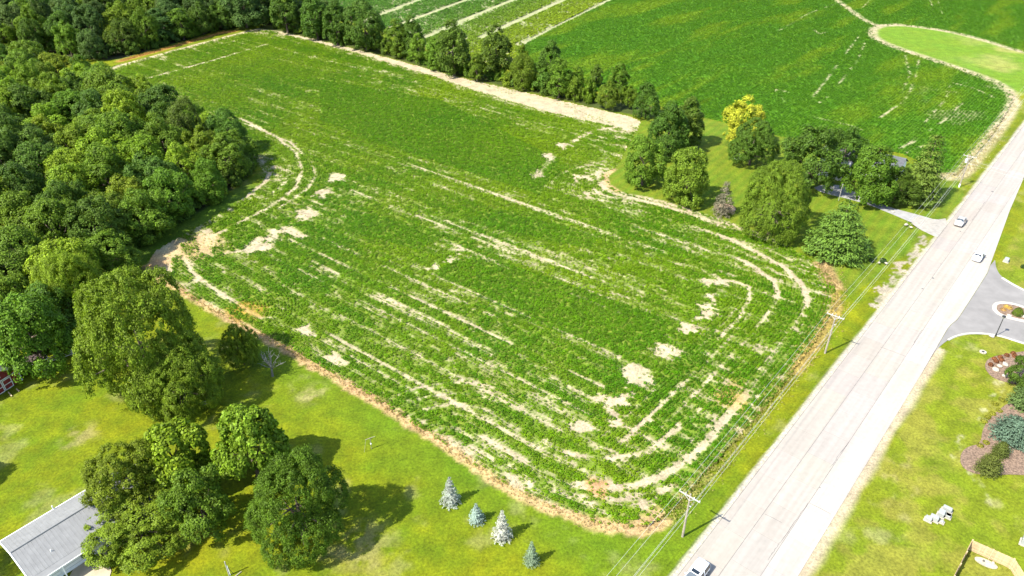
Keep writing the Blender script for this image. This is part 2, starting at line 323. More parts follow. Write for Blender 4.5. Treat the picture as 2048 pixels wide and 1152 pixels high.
TANTRACK = [(smooth(WL([(1660, -10), (1695, 15), (1725, 38), (1752, 50)]), 2), 1.8), (smooth(WL([(1800, 49), (1756, 51), (1741, 64), (1756, 82), (1850, 114), (1930, 140), (2000, 166), (2030, 192), (2022, 220), (1990, 265), (1958, 305), (1925, 350), (1890, 352)]), 3), 2.2), (smooth(WL([(1756, 51), (1800, 49), (1880, 59), (1960, 77), (2048, 106), (2200, 130)]), 2), 2.0)]
VTAN = [WL([(690, 58), (837, 0), (960, -60)]), WL([(780, 57), (935, 0), (1090, -60)]), WL([(841, 78), (1028, 0), (1150, -55)]), WL([(960, 75), (1126, 0), (1240, -55)]), WL([(1040, 90), (1057, 82), (1223, 0), (1330, -60)])]
SOYTRK = [WL(p) for p in [[(1560, 60), (1620, 25), (1680, 5)], [(1720, 70), (1700, 95), (1660, 150), (1625, 195)], [(1730, 85), (1715, 120), (1660, 190), (1640, 205)], [(1810, 110), (1820, 150), (1800, 190)], [(1838, 120), (1830, 160), (1810, 200), (1760, 235)], [(1900, 170), (1893, 195), (1850, 245)], [(1925, 205), (1890, 240), (1810, 290)], [(1905, 165), (1945, 175), (1990, 195)], [(1600, 205), (1570, 205), (1550, 180)], [(1620, 232), (1700, 250), (1800, 290)], [(1660, 60), (1640, 68), (1630, 60)], [(1860, 0), (1870, 28)], [(1876, 2), (1884, 28)], [(1740, 0), (1725, 15)], [(1553, 178), (1577, 184)], [(1800, 296), (1840, 278)], [(1812, 305), (1850, 290)]]]
def albedo(p, cls, D=None):
    n = len(p); x, y = p[:, 0], p[:, 1]; px = proj(np.c_[p, np.zeros(n)]); u, v = px[:, 0], px[:, 1]
    q = p@RQ; lo = fbm(x/14, y/14, 3); mid = fbm(x/4, y/4, 9); hi = fbm(x/1.1, y/1.1, 13, 3)
    def mixc(a, b, t): return a*(1-t)[:, None]+b*t[:, None]
    if cls == 'crop':
        t = .92*ss(.08, .66, D); base = mixc(STRAW*(.72+.5*hi)[:, None], np.array([.088, .145, .002])*np.ones((n, 1)), t)
    elif cls == 'soy':
        g = mixc(np.array([.050, .125, .003])*np.ones((n, 1)), np.array([.090, .155, .004])*np.ones((n, 1)), ss(.48, .72, fbm((p@RD)/40, q/9, 91)))
        base = g*(.8+.4*hi)[:, None]
        for pl in SOYTRK:
            d, _ = dline(p, pl); base = mixc(base, STRAW*np.ones((n, 1)), .8*ss(.55, .1, d)*ss(.40, .6, fbm(x/5, y/5, 15)))
        db = ss(.60, .72, fbm(x/16, y/10, 66))*ss(150, 60, np.abs(u-1960))*ss(40, 200, v); base = mixc(base, STRAW*np.ones((n, 1)), db*.35)
        for pl, w in TANTRACK:
            d, _ = dline(p, pl); base = mixc(base, np.array([.29, .24, .14])*(.8+.4*hi)[:, None], ss(w*1.3, w*.4, d)*(.5+.5*ss(.35, .6, hi)))
    elif cls == 'veg':
        base = mixc(np.array([.33, .29, .19])*np.ones((n, 1)), np.array([.10, .17, .015])*np.ones((n, 1)), .25+.3*mid)
    else:
        yard = ss(1180, 900, u+ (v-800)*.2)*ss(560, 700, v); right = ss(-9.5, -8.5, q)
        t = np.clip(.30+(lo-.5)*.9+(mid-.5)*.7+(fbm(x/1.6, y/1.6, 19, 3)-.5)*.7, 0, 1)
        base = mixc(G_GRN*np.ones((n, 1)), G_YEL*np.ones((n, 1)), t)
        de, _ = dline(p, ORANGE[0][0]); base = mixc(base, np.array([.075, .125, .004])*np.ones((n, 1)), .75*ss(13, 3, de)*(u > 500))
        base = mixc(base, mixc(G_DULL*np.ones((n, 1)), np.array([.110, .140, .006])*np.ones((n, 1)), ss(.42, .62, mid)), right)
        base = mixc(base, np.array([.30, .25, .13])*np.ones((n, 1)), np.clip(ss(.62, .78, fbm(x/5, y/5, 25)), 0, 1)*(.20+.12*right))
        lot = inside(p, LOT); st = .5+.5*np.sin((p@np.array([.80, -.60]))*2.6); base[lot] = (mixc(np.array([.075, .125, .006])*np.ones((n, 1)), np.array([.125, .145, .010])*np.ones((n, 1)), np.clip(.5*st+.6*(lo-.3), 0, 1)))[lot]
        lp = inside(p, LOOP); base[lp] = (mixc(np.array([.10, .17, .010])*np.ones((n, 1)), np.array([.20, .21, .05])*np.ones((n, 1)), ss(.5, .7, fbm(x/20, y/20, 34))*ss(1850, 2048, u)))[lp]
        for pl, w in TANTRACK:
            d, _ = dline(p, pl); base = mixc(base, np.array([.30, .25, .145])*(.8+.4*hi)[:, None], ss(w*1.35, w*.4, d)*(.6+.4*ss(.35, .6, hi)))
        # mown / wheel lines parallel to the road on both verges
        vg = ((q < -21.7) & (q > -34)) | (q > -10)
        base = np.where(vg[:, None], base*(.88+.24*fbm((p@RD)/60, q/.9, 45, 3))[:, None], base)
        sh = ss(-23.2+.8*(fbm((p@RD)/9, q*0, 47)), -22.3, q)*(q < -20)*(p@RD > -500); base = mixc(base, GRAVEL*np.ones((n, 1)), sh*.9)
        sh2 = ss(-9.3+1.3*fbm((p@RD)/5, q*0, 48), -9.9, q)*(q > -14)*((p@RD) < 128); base = mixc(base, np.array([.33, .27, .18])*np.ones((n, 1)), sh2*.9)
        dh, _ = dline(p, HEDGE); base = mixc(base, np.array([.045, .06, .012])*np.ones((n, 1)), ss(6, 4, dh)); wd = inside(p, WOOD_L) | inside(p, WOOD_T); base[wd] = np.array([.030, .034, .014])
        br = inside(p+(np.stack([mid, hi], 1)-.5)*6, WL([(1745, 600), (1830, 500), (1850, 470), (1862, 480), (1800, 560), (1758, 625)])); base = mixc(base, np.array([.29, .245, .185])*(.8+.4*hi)[:, None], .85*br*ss(.25, .5, mid))
        for c, r0 in ((W(1640, 530), 4), (W(1780, 960), 1.6), (W(1808, 985), 2.2), (W(1800, 920), 2.0), (W(720, 1090), 6), (W(170, 870), 3.5), (W(620, 790), 3.5)):
            d = np.hypot(x-c[0], y-c[1])+(mid-.5)*4; base = mixc(base, np.array([.30, .23, .12])*np.ones((n, 1)), .36*ss(r0, r0*.2, d)*ss(.35, .6, hi))
        wl = WL([(1925, 870), (1910, 915), (1945, 945), (1975, 985), (1985, 1040)]); d, _ = dline(p+(np.stack([hi, mid], 1)-.5)*2, wl); base = mixc(base, np.array([.30, .28, .15])*np.ones((n, 1)), .6*ss(.6, .1, d)*ss(.45, .65, hi))
        wl = WL([(2010, 765), (1995, 800), (1975, 850)]); d, _ = dline(p+(np.stack([hi, mid], 1)-.5)*3, wl); base = mixc(base, np.array([.32, .30, .17])*np.ones((n, 1)), .55*ss(1.4, .4, d)*ss(.48, .65, hi))
    if cls in ('crop', 'grass'):
        for i, (pl, w) in enumerate(ORANGE):
            jj = (np.stack([mid, hi], 1)-.5)*1.6; d, _ = dline(p+jj, pl); c = SOIL if i in (0, 3, 4) else (STRAW*1.1 if i in (1, 5) else DRY)
            base = mixc(base, c*(.75+.5*hi)[:, None], ss(w, w*.35, d)*.95)
        dst, _ = dline(p, WL([(285, 505), (350, 474), (440, 425), (500, 385)])); base = mixc(base, np.array([.055, .105, .008])*np.ones((n, 1)), .8*ss(6, 4, dst)*(cls == 'grass')); pl = WL([(240, 122), (350, 92), (440, 66), (470, 62)]); d, _ = dline(p, pl); base = mixc(base, np.array([.34, .18, .05])*np.ones((n, 1)), ss(2.0, .8, d)*.8)  # darker green along the left wood: its shade put into the grass colour
    if cls == 'crop':
        for c, r0, col in ((W(400, 490), 9, SOIL), (W(300, 525), 7, np.array([.38, .23, .10])), (W(490, 625), 5, np.array([.26, .17, .02])), (W(1470, 790), 4, np.array([.28, .19, .05])), (W(1300, 1047), 3.5, SOIL), (W(1190, 970), 1.2, np.array([.36, .20, .08]))):
            d = np.hypot(x-c[0], y-c[1])+(mid-.5)*6; base = mixc(base, col*(.8+.4*hi)[:, None], .75*ss(r0, r0*.3, d))
    return np.clip(base, .003, .8)

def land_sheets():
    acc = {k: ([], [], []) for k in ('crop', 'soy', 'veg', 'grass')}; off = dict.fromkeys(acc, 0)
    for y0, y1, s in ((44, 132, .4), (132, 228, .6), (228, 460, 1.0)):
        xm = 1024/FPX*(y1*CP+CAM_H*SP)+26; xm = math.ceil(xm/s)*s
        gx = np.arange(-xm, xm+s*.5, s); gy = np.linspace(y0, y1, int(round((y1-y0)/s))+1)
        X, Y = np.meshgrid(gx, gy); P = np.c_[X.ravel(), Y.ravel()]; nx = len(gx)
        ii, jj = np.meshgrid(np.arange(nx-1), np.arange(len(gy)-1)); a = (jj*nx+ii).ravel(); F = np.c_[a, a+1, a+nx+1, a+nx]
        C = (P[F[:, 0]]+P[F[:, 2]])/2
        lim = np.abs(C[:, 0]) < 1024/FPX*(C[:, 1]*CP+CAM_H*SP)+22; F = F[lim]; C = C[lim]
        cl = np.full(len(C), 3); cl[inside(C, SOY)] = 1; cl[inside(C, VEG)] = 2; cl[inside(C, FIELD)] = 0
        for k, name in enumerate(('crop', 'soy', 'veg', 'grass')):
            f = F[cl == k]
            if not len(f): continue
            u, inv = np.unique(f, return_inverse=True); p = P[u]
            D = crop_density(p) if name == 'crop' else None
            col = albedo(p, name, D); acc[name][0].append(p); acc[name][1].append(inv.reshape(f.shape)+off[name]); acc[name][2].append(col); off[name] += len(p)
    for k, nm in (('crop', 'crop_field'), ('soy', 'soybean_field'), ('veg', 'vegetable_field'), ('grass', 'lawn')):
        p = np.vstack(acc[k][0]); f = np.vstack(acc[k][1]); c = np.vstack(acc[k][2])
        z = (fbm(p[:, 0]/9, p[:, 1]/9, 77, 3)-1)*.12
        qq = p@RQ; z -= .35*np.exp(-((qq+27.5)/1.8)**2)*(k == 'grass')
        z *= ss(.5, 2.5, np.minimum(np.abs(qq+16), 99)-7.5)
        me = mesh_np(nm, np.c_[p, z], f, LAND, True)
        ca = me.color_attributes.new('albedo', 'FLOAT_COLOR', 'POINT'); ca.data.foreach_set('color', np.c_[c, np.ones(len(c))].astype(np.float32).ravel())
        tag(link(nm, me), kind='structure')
land_sheets()
# far land to the horizon, below the near sheets
g = MB(); g.add([(-4500, -1500, -.5), (4500, -1500, -.5), (4500, 7500, -.5), (-4500, 7500, -.5)], [(0, 1, 2, 3)])
tag(g.build('ground', mat('far_fields', (.06, .11, .02), .95, var=.35, scale=.01)), kind='structure')

# ------------------------------------------------------------------ planted crops (leafy clumps on points)
def leaf_quads(c, n, t, L, Wd, fold=.0):
    n = n/np.linalg.norm(n, axis=1, keepdims=True); t = t-n*(t*n).sum(1, keepdims=True); t /= np.linalg.norm(t, axis=1, keepdims=True)+1e-9; b = np.cross(n, t)
    L = np.broadcast_to(np.asarray(L), (len(c),))[:, None]; Wd = np.broadcast_to(np.asarray(Wd), (len(c),))[:, None]
    v = np.stack([c-t*L/2, c+b*Wd/2+n*fold*Wd-t*L*.08, c+t*L/2, c-b*Wd/2+n*fold*Wd-t*L*.08], 1).reshape(-1, 3)
    f = np.arange(len(c)*4).reshape(-1, 4); return v, f
def clump(seed, n=13, r=.30, h=.34, L=.22, up=1.0):
    g = np.random.default_rng(seed); a = g.random(n)*6.283; rr = r*np.sqrt(g.random(n)); z = h*(.35+.65*g.random(n))*(1-.4*(rr/r)**2)
    c = np.c_[rr*np.cos(a), rr*np.sin(a), z]; nn = np.c_[np.cos(a)*rr/r*.7, np.sin(a)*rr/r*.7, np.full(n, up)]+g.normal(0, .35, (n, 3))
    v, f = leaf_quads(c, nn, g.normal(0, 1, (n, 3)), L*(.8+.4*g.random(n)), L*.8, .12); return mesh_np('clump', v, f, CROPLEAF)
def blades(seed, n=12, r=.3, h=.5):
    g = np.random.default_rng(seed); a = g.random(n)*6.283; rr = r*np.sqrt(g.random(n)); c = np.c_[rr*np.cos(a), rr*np.sin(a), np.full(n, h*.5)]
    t = np.c_[g.normal(0, .35, n), g.normal(0, .35, n), np.ones(n)]; v, f = leaf_quads(c, np.c_[np.cos(a), np.sin(a), .3*np.ones(n)], t, h*(.7+.5*g.random(n)), .07); return mesh_np('blades', v, f, CROPLEAF)
def scatter(name, meshes, pts, scl, tint, label, cat):
    me = bpy.data.meshes.new(name); me.vertices.add(len(pts)); me.vertices.foreach_set('co', np.asarray(pts, np.float32).ravel())
    def attr(n, t, a, key): at = me.attributes.new(n, t, 'POINT'); at.data.foreach_set(key, np.asarray(a, np.float32).ravel())
    attr('scl', 'FLOAT', scl, 'value'); attr('tint', 'FLOAT_VECTOR', tint, 'vector')
    o = link(name, me); tag(o, label, cat, kind='stuff'); me.materials.append(CROPLEAF)
    ng = bpy.data.node_groups.new(name+'_planting', 'GeometryNodeTree')
    ng.interface.new_socket('Geometry', in_out='INPUT', socket_type='NodeSocketGeometry'); ng.interface.new_socket('Geometry', in_out='OUTPUT', socket_type='NodeSocketGeometry')
    N = ng.nodes; L = ng.links; gi = N.new('NodeGroupInput'); go = N.new('NodeGroupOutput')
    g2 = N.new('GeometryNodeGeometryToInstance')
    for m_ in meshes:
        po = bpy.data.objects.new(name+'_plant', m_); oi = N.new('GeometryNodeObjectInfo'); oi.inputs['Object'].default_value = po; oi.inputs['As Instance'].default_value = True
        L.new(oi.outputs['Geometry'], g2.inputs[0])
    ip = N.new('GeometryNodeInstanceOnPoints'); L.new(gi.outputs[0], ip.inputs['Points'])
    j = N.new('GeometryNodeJoinGeometry')
    for nn in [n_ for n_ in N if n_.bl_idname == 'GeometryNodeObjectInfo'][::-1]: L.new(nn.outputs['Geometry'], j.inputs[0])
    N.remove(g2); L.new(j.outputs[0], ip.inputs['Instance']); ip.inputs['Pick Instance'].default_value = True
    ri = N.new('FunctionNodeRandomValue'); ri.data_type = 'INT'; ri.inputs[4].default_value = 0; ri.inputs[5].default_value = len(meshes)-1; L.new(ri.outputs[2], ip.inputs['Instance Index'])
    rr = N.new('FunctionNodeRandomValue'); rr.data_type = 'FLOAT_VECTOR'; rr.inputs[0].default_value = (-.15, -.15, 0); rr.inputs[1].default_value = (.15, .15, 6.283); L.new(rr.outputs[0], ip.inputs['Rotation'])
    na = N.new('GeometryNodeInputNamedAttribute'); na.data_type = 'FLOAT'; na.inputs[0].default_value = 'scl'; L.new(na.outputs[0], ip.inputs['Scale'])
    L.new(ip.outputs[0], go.inputs[0]); md = o.modifiers.new('planting', 'NODES'); md.node_group = ng; return o
CL = [clump(i) for i in range(4)]
def cand(poly, dens):
    lo = poly.min(0); hi = poly.max(0); n = int((hi-lo).prod()*dens); p = lo+rng.random((n, 2))*(hi-lo); p = p[inside(p, poly)]
    px = proj(np.c_[p, np.zeros(len(p))]); return p[(px[:, 0] > -60) & (px[:, 0] < 2110) & (px[:, 1] > -40) & (px[:, 1] < 1190)]
ROW = .62
p = cand(FIELD, 8.2)
d, w = dline(p, np.vstack([_b])); d2, w2 = dline(p, _c); 
head = d < 17.5; head2 = (d2 < 15) & ~head
tt = p@DN; snap = (np.round(tt/ROW)*ROW-tt)
def rowsnap(dist, vec): k = np.round(dist/ROW)*ROW-dist; return vec/np.maximum(dist, .05)[:, None]*k[:, None]
mv = DN*snap[:, None]; mv[head] = rowsnap(d[head], w[head]); mv[head2] = rowsnap(d2[head2], w2[head2])
D = crop_density(p); keep = rng.random(len(p)) < D; pc = (p+mv*.94)[keep]; D = D[keep]
pc += rng.normal(0, .03, pc.shape)
ty = np.clip(.25+.9*(.9-D)+(fbm(pc[:, 0]/18, pc[:, 1]/18, 101)-.5)*1.1+.10*(proj(np.c_[pc, np.zeros(len(pc))])[:, 1] < 330), 0, 1)[:, None]
for q_ in DENSE: ty[inside(pc, q_)] *= .35
tint = np.array([.050, .132, .001])*(1-ty)+np.array([.140, .208, .002])*ty
scatter('crop_plants', CL, np.c_[pc, np.zeros(len(pc))], (.70+.42*rng.random(len(pc)))*(.72+.32*D), tint, 'young green crop plants standing in rows across the central field', 'crop plants')
print('crop plants', len(pc))
p = cand(SOY, 3.2); t = p@RQ; p = p+RQ*((np.round(t/.9)*.9-t)*.6)[:, None]
bare = np.zeros(len(p))
for pl in SOYTRK: bare = np.maximum(bare, ss(.4, .15, dline(p, pl)[0])*ss(.42, .6, fbm(p[:, 0]/5, p[:, 1]/5, 15)))
for pl, w in TANTRACK: bare = np.maximum(bare, ss(w*1.3, w*.6, dline(p, pl)[0])*(.6+.4*vn(p[:, 0]/1.5, p[:, 1]/1.5)))
p = p[rng.random(len(p)) > bare]; ty = ss(.46, .74, fbm((p@RD)/40, (p@RQ)/9, 91))[:, None]
scatter('soybean_plants', CL, np.c_[p, np.zeros(len(p))], .82+.35*rng.random(len(p)), np.array([.045, .122, .002])*(1-ty)+np.array([.090, .160, .003])*ty, 'dense dark green soybean plants in the far right field', 'crop plants')
print('soy plants', len(p))
vd = (VTAN[3][1]-VTAN[3][0]); vd /= np.linalg.norm(vd); vq = np.array([vd[1], -vd[0]])
p = cand(VEG, 2.2); t = p@vq; p = p+vq*((np.round(t/1.7)*1.7-t)*.9)[:, None]
bare = np.zeros(len(p))
for pl in VTAN: bare = np.maximum(bare, ss(2.6, 1.6, dline(p, pl)[0]))
p = p[(rng.random(len(p)) > bare) & (rng.random(len(p)) < .92-.45*ss(.5, .65, fbm(p[:, 0]/9, p[:, 1]/9, 17)))]
ty = ss(-30, 45, p@vq-(W(1000, 30)@vq)+0*p[:, 0])[:, None]
scatter('vegetable_plants', CL, np.c_[p, np.zeros(len(p))], 1.7+.8*rng.random(len(p)), np.array([.065, .150, .015])*(1-ty)+np.array([.180, .240, .008])*ty, 'rows of vegetables in striped plots beyond the tree line', 'vegetables')
print('veg plants', len(p))
# dry tall grass on field margins
BL = [blades(i) for i in range(3)]; ps = []; tn = []
for pl, w, n, c in [(ORANGE[0][0], .9, 1300, (.35, .25, .10)), (WL([(240, 122), (350, 92), (440, 66), (470, 62)]), 1.2, 1500, (.36, .20, .06)), (ORANGE[2][0], 1.8, 900, (.34, .26, .09)), (WL([(1590, 740), (1500, 850), (1420, 945), (1340, 1030)]), 1.5, 1300, (.30, .27, .08)), (ORANGE[3][0], 2, 500, (.32, .24, .10)), (TANTRACK[1][0][-30:], 2.2, 900, (.32, .27, .12))]:
    sg = np.linalg.norm(np.diff(pl, axis=0), axis=1); cs = np.r_[0, np.cumsum(sg)]; r = rng.random(n)*cs[-1]
    q = np.c_[np.interp(r, cs, pl[:, 0]), np.interp(r, cs, pl[:, 1])]+rng.normal(0, w*.6, (n, 2)); ps.append(q); tn.append(np.array(c)*(.7+.6*rng.random((n, 1))))
ps = np.vstack(ps); tn = np.vstack(tn)
scatter('dry_grass', BL, np.c_[ps, np.zeros(len(ps))], .35+.4*rng.random(len(ps)), tn, 'tufts of dry straw coloured grass along the field margins', 'grass')

# ------------------------------------------------------------------ road
def conc_mat(name, base, dirty):
    m, nt, b = new_mat(name); L = nt.links; geo = nd(nt, 'ShaderNodeNewGeometry'); mp = nd(nt, 'ShaderNodeMapping', vector_type='TEXTURE'); mp.inputs['Rotation'].default_value = (0, 0, RANG); mp.inputs['Scale'].default_value = (26, .8, 1)
    L.new(geo.outputs['Position'], mp.inputs['Vector']); n = nd(nt, 'ShaderNodeTexNoise'); n.inputs['Scale'].default_value = 1; n.inputs['Detail'].default_value = 4; L.new(mp.outputs[0], n.inputs['Vector'])
    n2 = nd(nt, 'ShaderNodeTexNoise'); n2.inputs['Scale'].default_value = 1.3; n2.inputs['Detail'].default_value = 7; L.new(geo.outputs['Position'], n2.inputs['Vector'])
    mx = nd(nt, 'ShaderNodeMix', data_type='RGBA'); mx.inputs['A'].default_value = (*base, 1); mx.inputs['B'].default_value = (*dirty, 1)
    mr = nd(nt, 'ShaderNodeMapRange'); mr.inputs[1].default_value = .38; mr.inputs[2].default_value = .66; L.new(n.outputs['Fac'], mr.inputs[0]); L.new(mr.outputs[0], mx.inputs['Factor'])
    oi = nd(nt, 'ShaderNodeObjectInfo'); mm = nd(nt, 'ShaderNodeMix', data_type='RGBA', blend_type='MULTIPLY'); mm.inputs['Factor'].default_value = 1; L.new(mx.outputs['Result'], mm.inputs['A']); L.new(oi.outputs['Color'], mm.inputs['B'])
    m3 = nd(nt, 'ShaderNodeMapRange'); m3.inputs[3].default_value = .86; m3.inputs[4].default_value = 1.14; L.new(n2.outputs['Fac'], m3.inputs[0])
    sc = nd(nt, 'ShaderNodeVectorMath', operation='SCALE'); L.new(mm.outputs['Result'], sc.inputs[0]); L.new(m3.outputs[0], sc.inputs['Scale']); L.new(sc.outputs[0], b.inputs['Base Color']); b.inputs['Roughness'].default_value = .85; b.inputs['Specular IOR Level'].default_value = .3
    return m
CONC_L = conc_mat('concrete_travelled', (.290, .260, .226), (.250, .224, .196)); CONC_M = conc_mat('concrete_pale', (.288, .262, .230), (.255, .230, .200)); TAR = mat('joint_filler', (.10, .095, .09), .9, var=.4, scale=.7)
Rq = lambda r: np.interp(r, [-80, 118, 136, 139.5, 161, 196, 219, 260, 420], [-10.35, -10.5, -10.75, -10.1, -9.85, -12.6, -13.95, -14.0, -14.0])
rs = np.arange(-40, 420, 4.0)
poly = [road_pt(r, -21.85) for r in rs]+[road_pt(r, Rq(r)+.02) for r in rs[::-1]]
b_ = MB(); n = len(rs)
b_.add([(*road_pt(r, -21.85), .03) for r in rs]+[(*road_pt(r, Rq(r)), .03) for r in rs], [(i, n+i, n+i+1, i+1) for i in range(n-1)])
road = tag(b_.build('road', TAR), kind='structure')
rr_ = random.Random(4); lanes = [(-21.8, -17.95), (-17.95, -14.0), (-14.0, None)]
for li, (qa, qb) in enumerate(lanes):
    r = -30+li*2.1
    while r < 330:
        ln = 6.1 if r < 240 else 12.2; e = min(r+ln, 330); g_ = .012; gl = .022
        pts = [road_pt(r+g_, qa+gl), road_pt(e-g_, qa+gl)]
        if qb is None:
            if Rq(r) < -13.9 and Rq(e) < -13.9: break
            pts += [road_pt(k, max(Rq(k), qa+.06)) for k in np.linspace(e-g_, r+g_, 4)]
        else: pts += [road_pt(e-g_, qb-gl), road_pt(r+g_, qb-gl)]
        pts = pts[::-1]; s_ = MB().prism(pts, .031, .06).build('slab', CONC_L if li == 0 else CONC_M, road); k = rr_.uniform(.965, 1.035)*(1.09 if li == 2 else 1); s_.color = (k, k*rr_.uniform(.98, 1.01), k*rr_.uniform(.95, 1.0), 1); r += ln
# two wide sealed cracks across the middle lane, tar spots
for (a, b2) in (((1761, 694), (1810, 712)), ((1617, 1005), (1662, 1028)), ((1530, 1028), (1563, 1045))):
    A = W(*a, .07); B = W(*b2, .07); MB().tube([(*A, .062), (*((A+B)/2+np.array([.05, .02])), .062), (*B, .062)], .026, 4).build('crack_seal', TAR, road)
for (a, b2) in (((1843, 660), (1826, 690)), ((1617, 1006), (1560, 1085)), ((1700, 880), (1660, 935)), ((1971, 402), (1945, 440)), ((1560, 1085), (1535, 1120))):
    A = W(*a, .07); B = W(*b2, .07); pts = [(*(A+(B-A)*t+RQ*rr_.uniform(-.06, .06)), .062) for t in np.linspace(0, 1, 9)]; MB().tube(pts, [rr_.uniform(.012, .032) for _ in pts], 4).build('crack_seal', TAR, road)
for (u, v, s) in ((1866, 556, .3), (1845, 577, .22), (1921, 463, .2), (1958, 418, .2), (1882, 528, .15), (1985, 383, .35), (1640, 975, .12), (1674, 920, .12)):
    c = W(u, v, .07); MB().prism([(c[0]+s*rr_.uniform(.6, 1)*math.cos(k*.785), c[1]+s*rr_.uniform(.6, 1)*math.sin(k*.785)) for k in range(8)], .0605, .064).build('tar_spot', TAR, road)

# asphalt entrance with kerbs and planted island
ASPH = mat('aged_asphalt', (.180, .170, .158), .9, var=.12, scale=.35, bump=.2)
AS = [(1990, 520), (1992, 538), (2005, 557), (2048, 580), (2130, 615), (2200, 700), (2130, 708), (2048, 687), (1995, 669), (1940, 665), (1905, 674), (1878, 693), (1858, 720), (1842, 752)]
edge = [road_pt(r, Rq(r)+.06) for r in np.linspace(119, 165, 24)]
pol = list(smooth(WL(AS[:]), 2))[::-1]; pol = edge+pol[::-1] if False else edge + [p_ for p_ in smooth(WL(AS), 2)]
bm_ = MB(); bm_.prism([tuple(p_) for p_ in pol], -.1, .045)
tag(bm_.build('entrance_drive', ASPH), kind='structure')
KERB = mat('kerb_concrete', (.37, .35, .30), .85, var=.1, scale=1.5)
def kerb(name, pl, closed=False, w=.5, h=.15, label=None):
    pl = smooth(pl, 2, closed); n = len(pl); v = []; f = []
    for i in range(n):
        a = pl[i-1] if (i or closed) else pl[0]; c = pl[(i+1) % n] if (i < n-1 or closed) else pl[-1]; d_ = (c-a)/np.linalg.norm(c-a); nn = np.array([-d_[1], d_[0]])
        for o_, z in ((-w/2, 0), (-w/2+.04, h), (w/2-.04, h), (w/2, 0)): v.append((*(pl[i]+nn*o_), z))
    for i in range(n if closed else n-1):
        for k in range(3): a = i*4+k; b2 = ((i+1) % n)*4+k; f.append((a, a+1, b2+1, b2))
    return tag(MB().add(v, f).build(name, KERB), kind='structure')
kerb('kerb', WL([(2004, 556), (2025, 569), (2048, 581), (2130, 616)])); kerb('kerb', WL([(1895, 681), (1915, 671), (1945, 666), (1995, 670), (2048, 688), (2130, 709)]), w=.4)
ISL = WL([(1989, 622), (1988, 611), (1998, 606), (2020, 607), (2048, 615), (2100, 635), (2110, 655), (2048, 643), (2005, 633)])
kerb('island_kerb', ISL, True, w=.75)
MULCH = mat('bark_mulch', (.165, .112, .076), .95, var=.4, scale=3.5, bump=.8)
def bed(name, pl, z=.05, m=MULCH, n=2): return tag(MB().prism([tuple(q) for q in smooth(pl, n, True)], -.1, z).build(name, m), kind='structure')
bed('island_bed', ISL, .12)
bed('mulch_bed', WL([(1968, 735), (1975, 716), (2010, 708), (2070, 700), (2120, 780), (2048, 772), (2015, 765), (1985, 756)]))
bed('mulch_bed', WL([(2025, 800), (2120, 780), (2130, 960), (2040, 948), (1985, 950), (1945, 947), (1922, 932), (1920, 908), (1935, 893), (1962, 888), (1965, 855), (1990, 825)]))
# driveway of the house lot
bed('driveway', WL([(1872, 440), (1868, 470), (1842, 452), (1780, 426), (1740, 410), (1700, 398), (1640, 384), (1625, 372), (1680, 368), (1710, 385), (1770, 412), (1845, 432)]), .02, mat('driveway_concrete', (.25, .245, .235), .9, var=.12, scale=.8, bump=.15), 1)
bed('apron', WL([(1898, 436), (1884, 478), (1862, 470), (1840, 458), (1820, 444), (1832, 432), (1870, 440)]), .03, mat('apron_gravel', (.27, .25, .215), .95, var=.12, scale=1.2, bump=.3), 1)
bed('yard_pad', WL([(160, 1112), (185, 1092), (212, 1088), (216, 1120), (225, 1150), (190, 1200), (120, 1190)]), .02, mat('pad_concrete', (.36, .30, .21), .9, var=.15, scale=.7), 1)

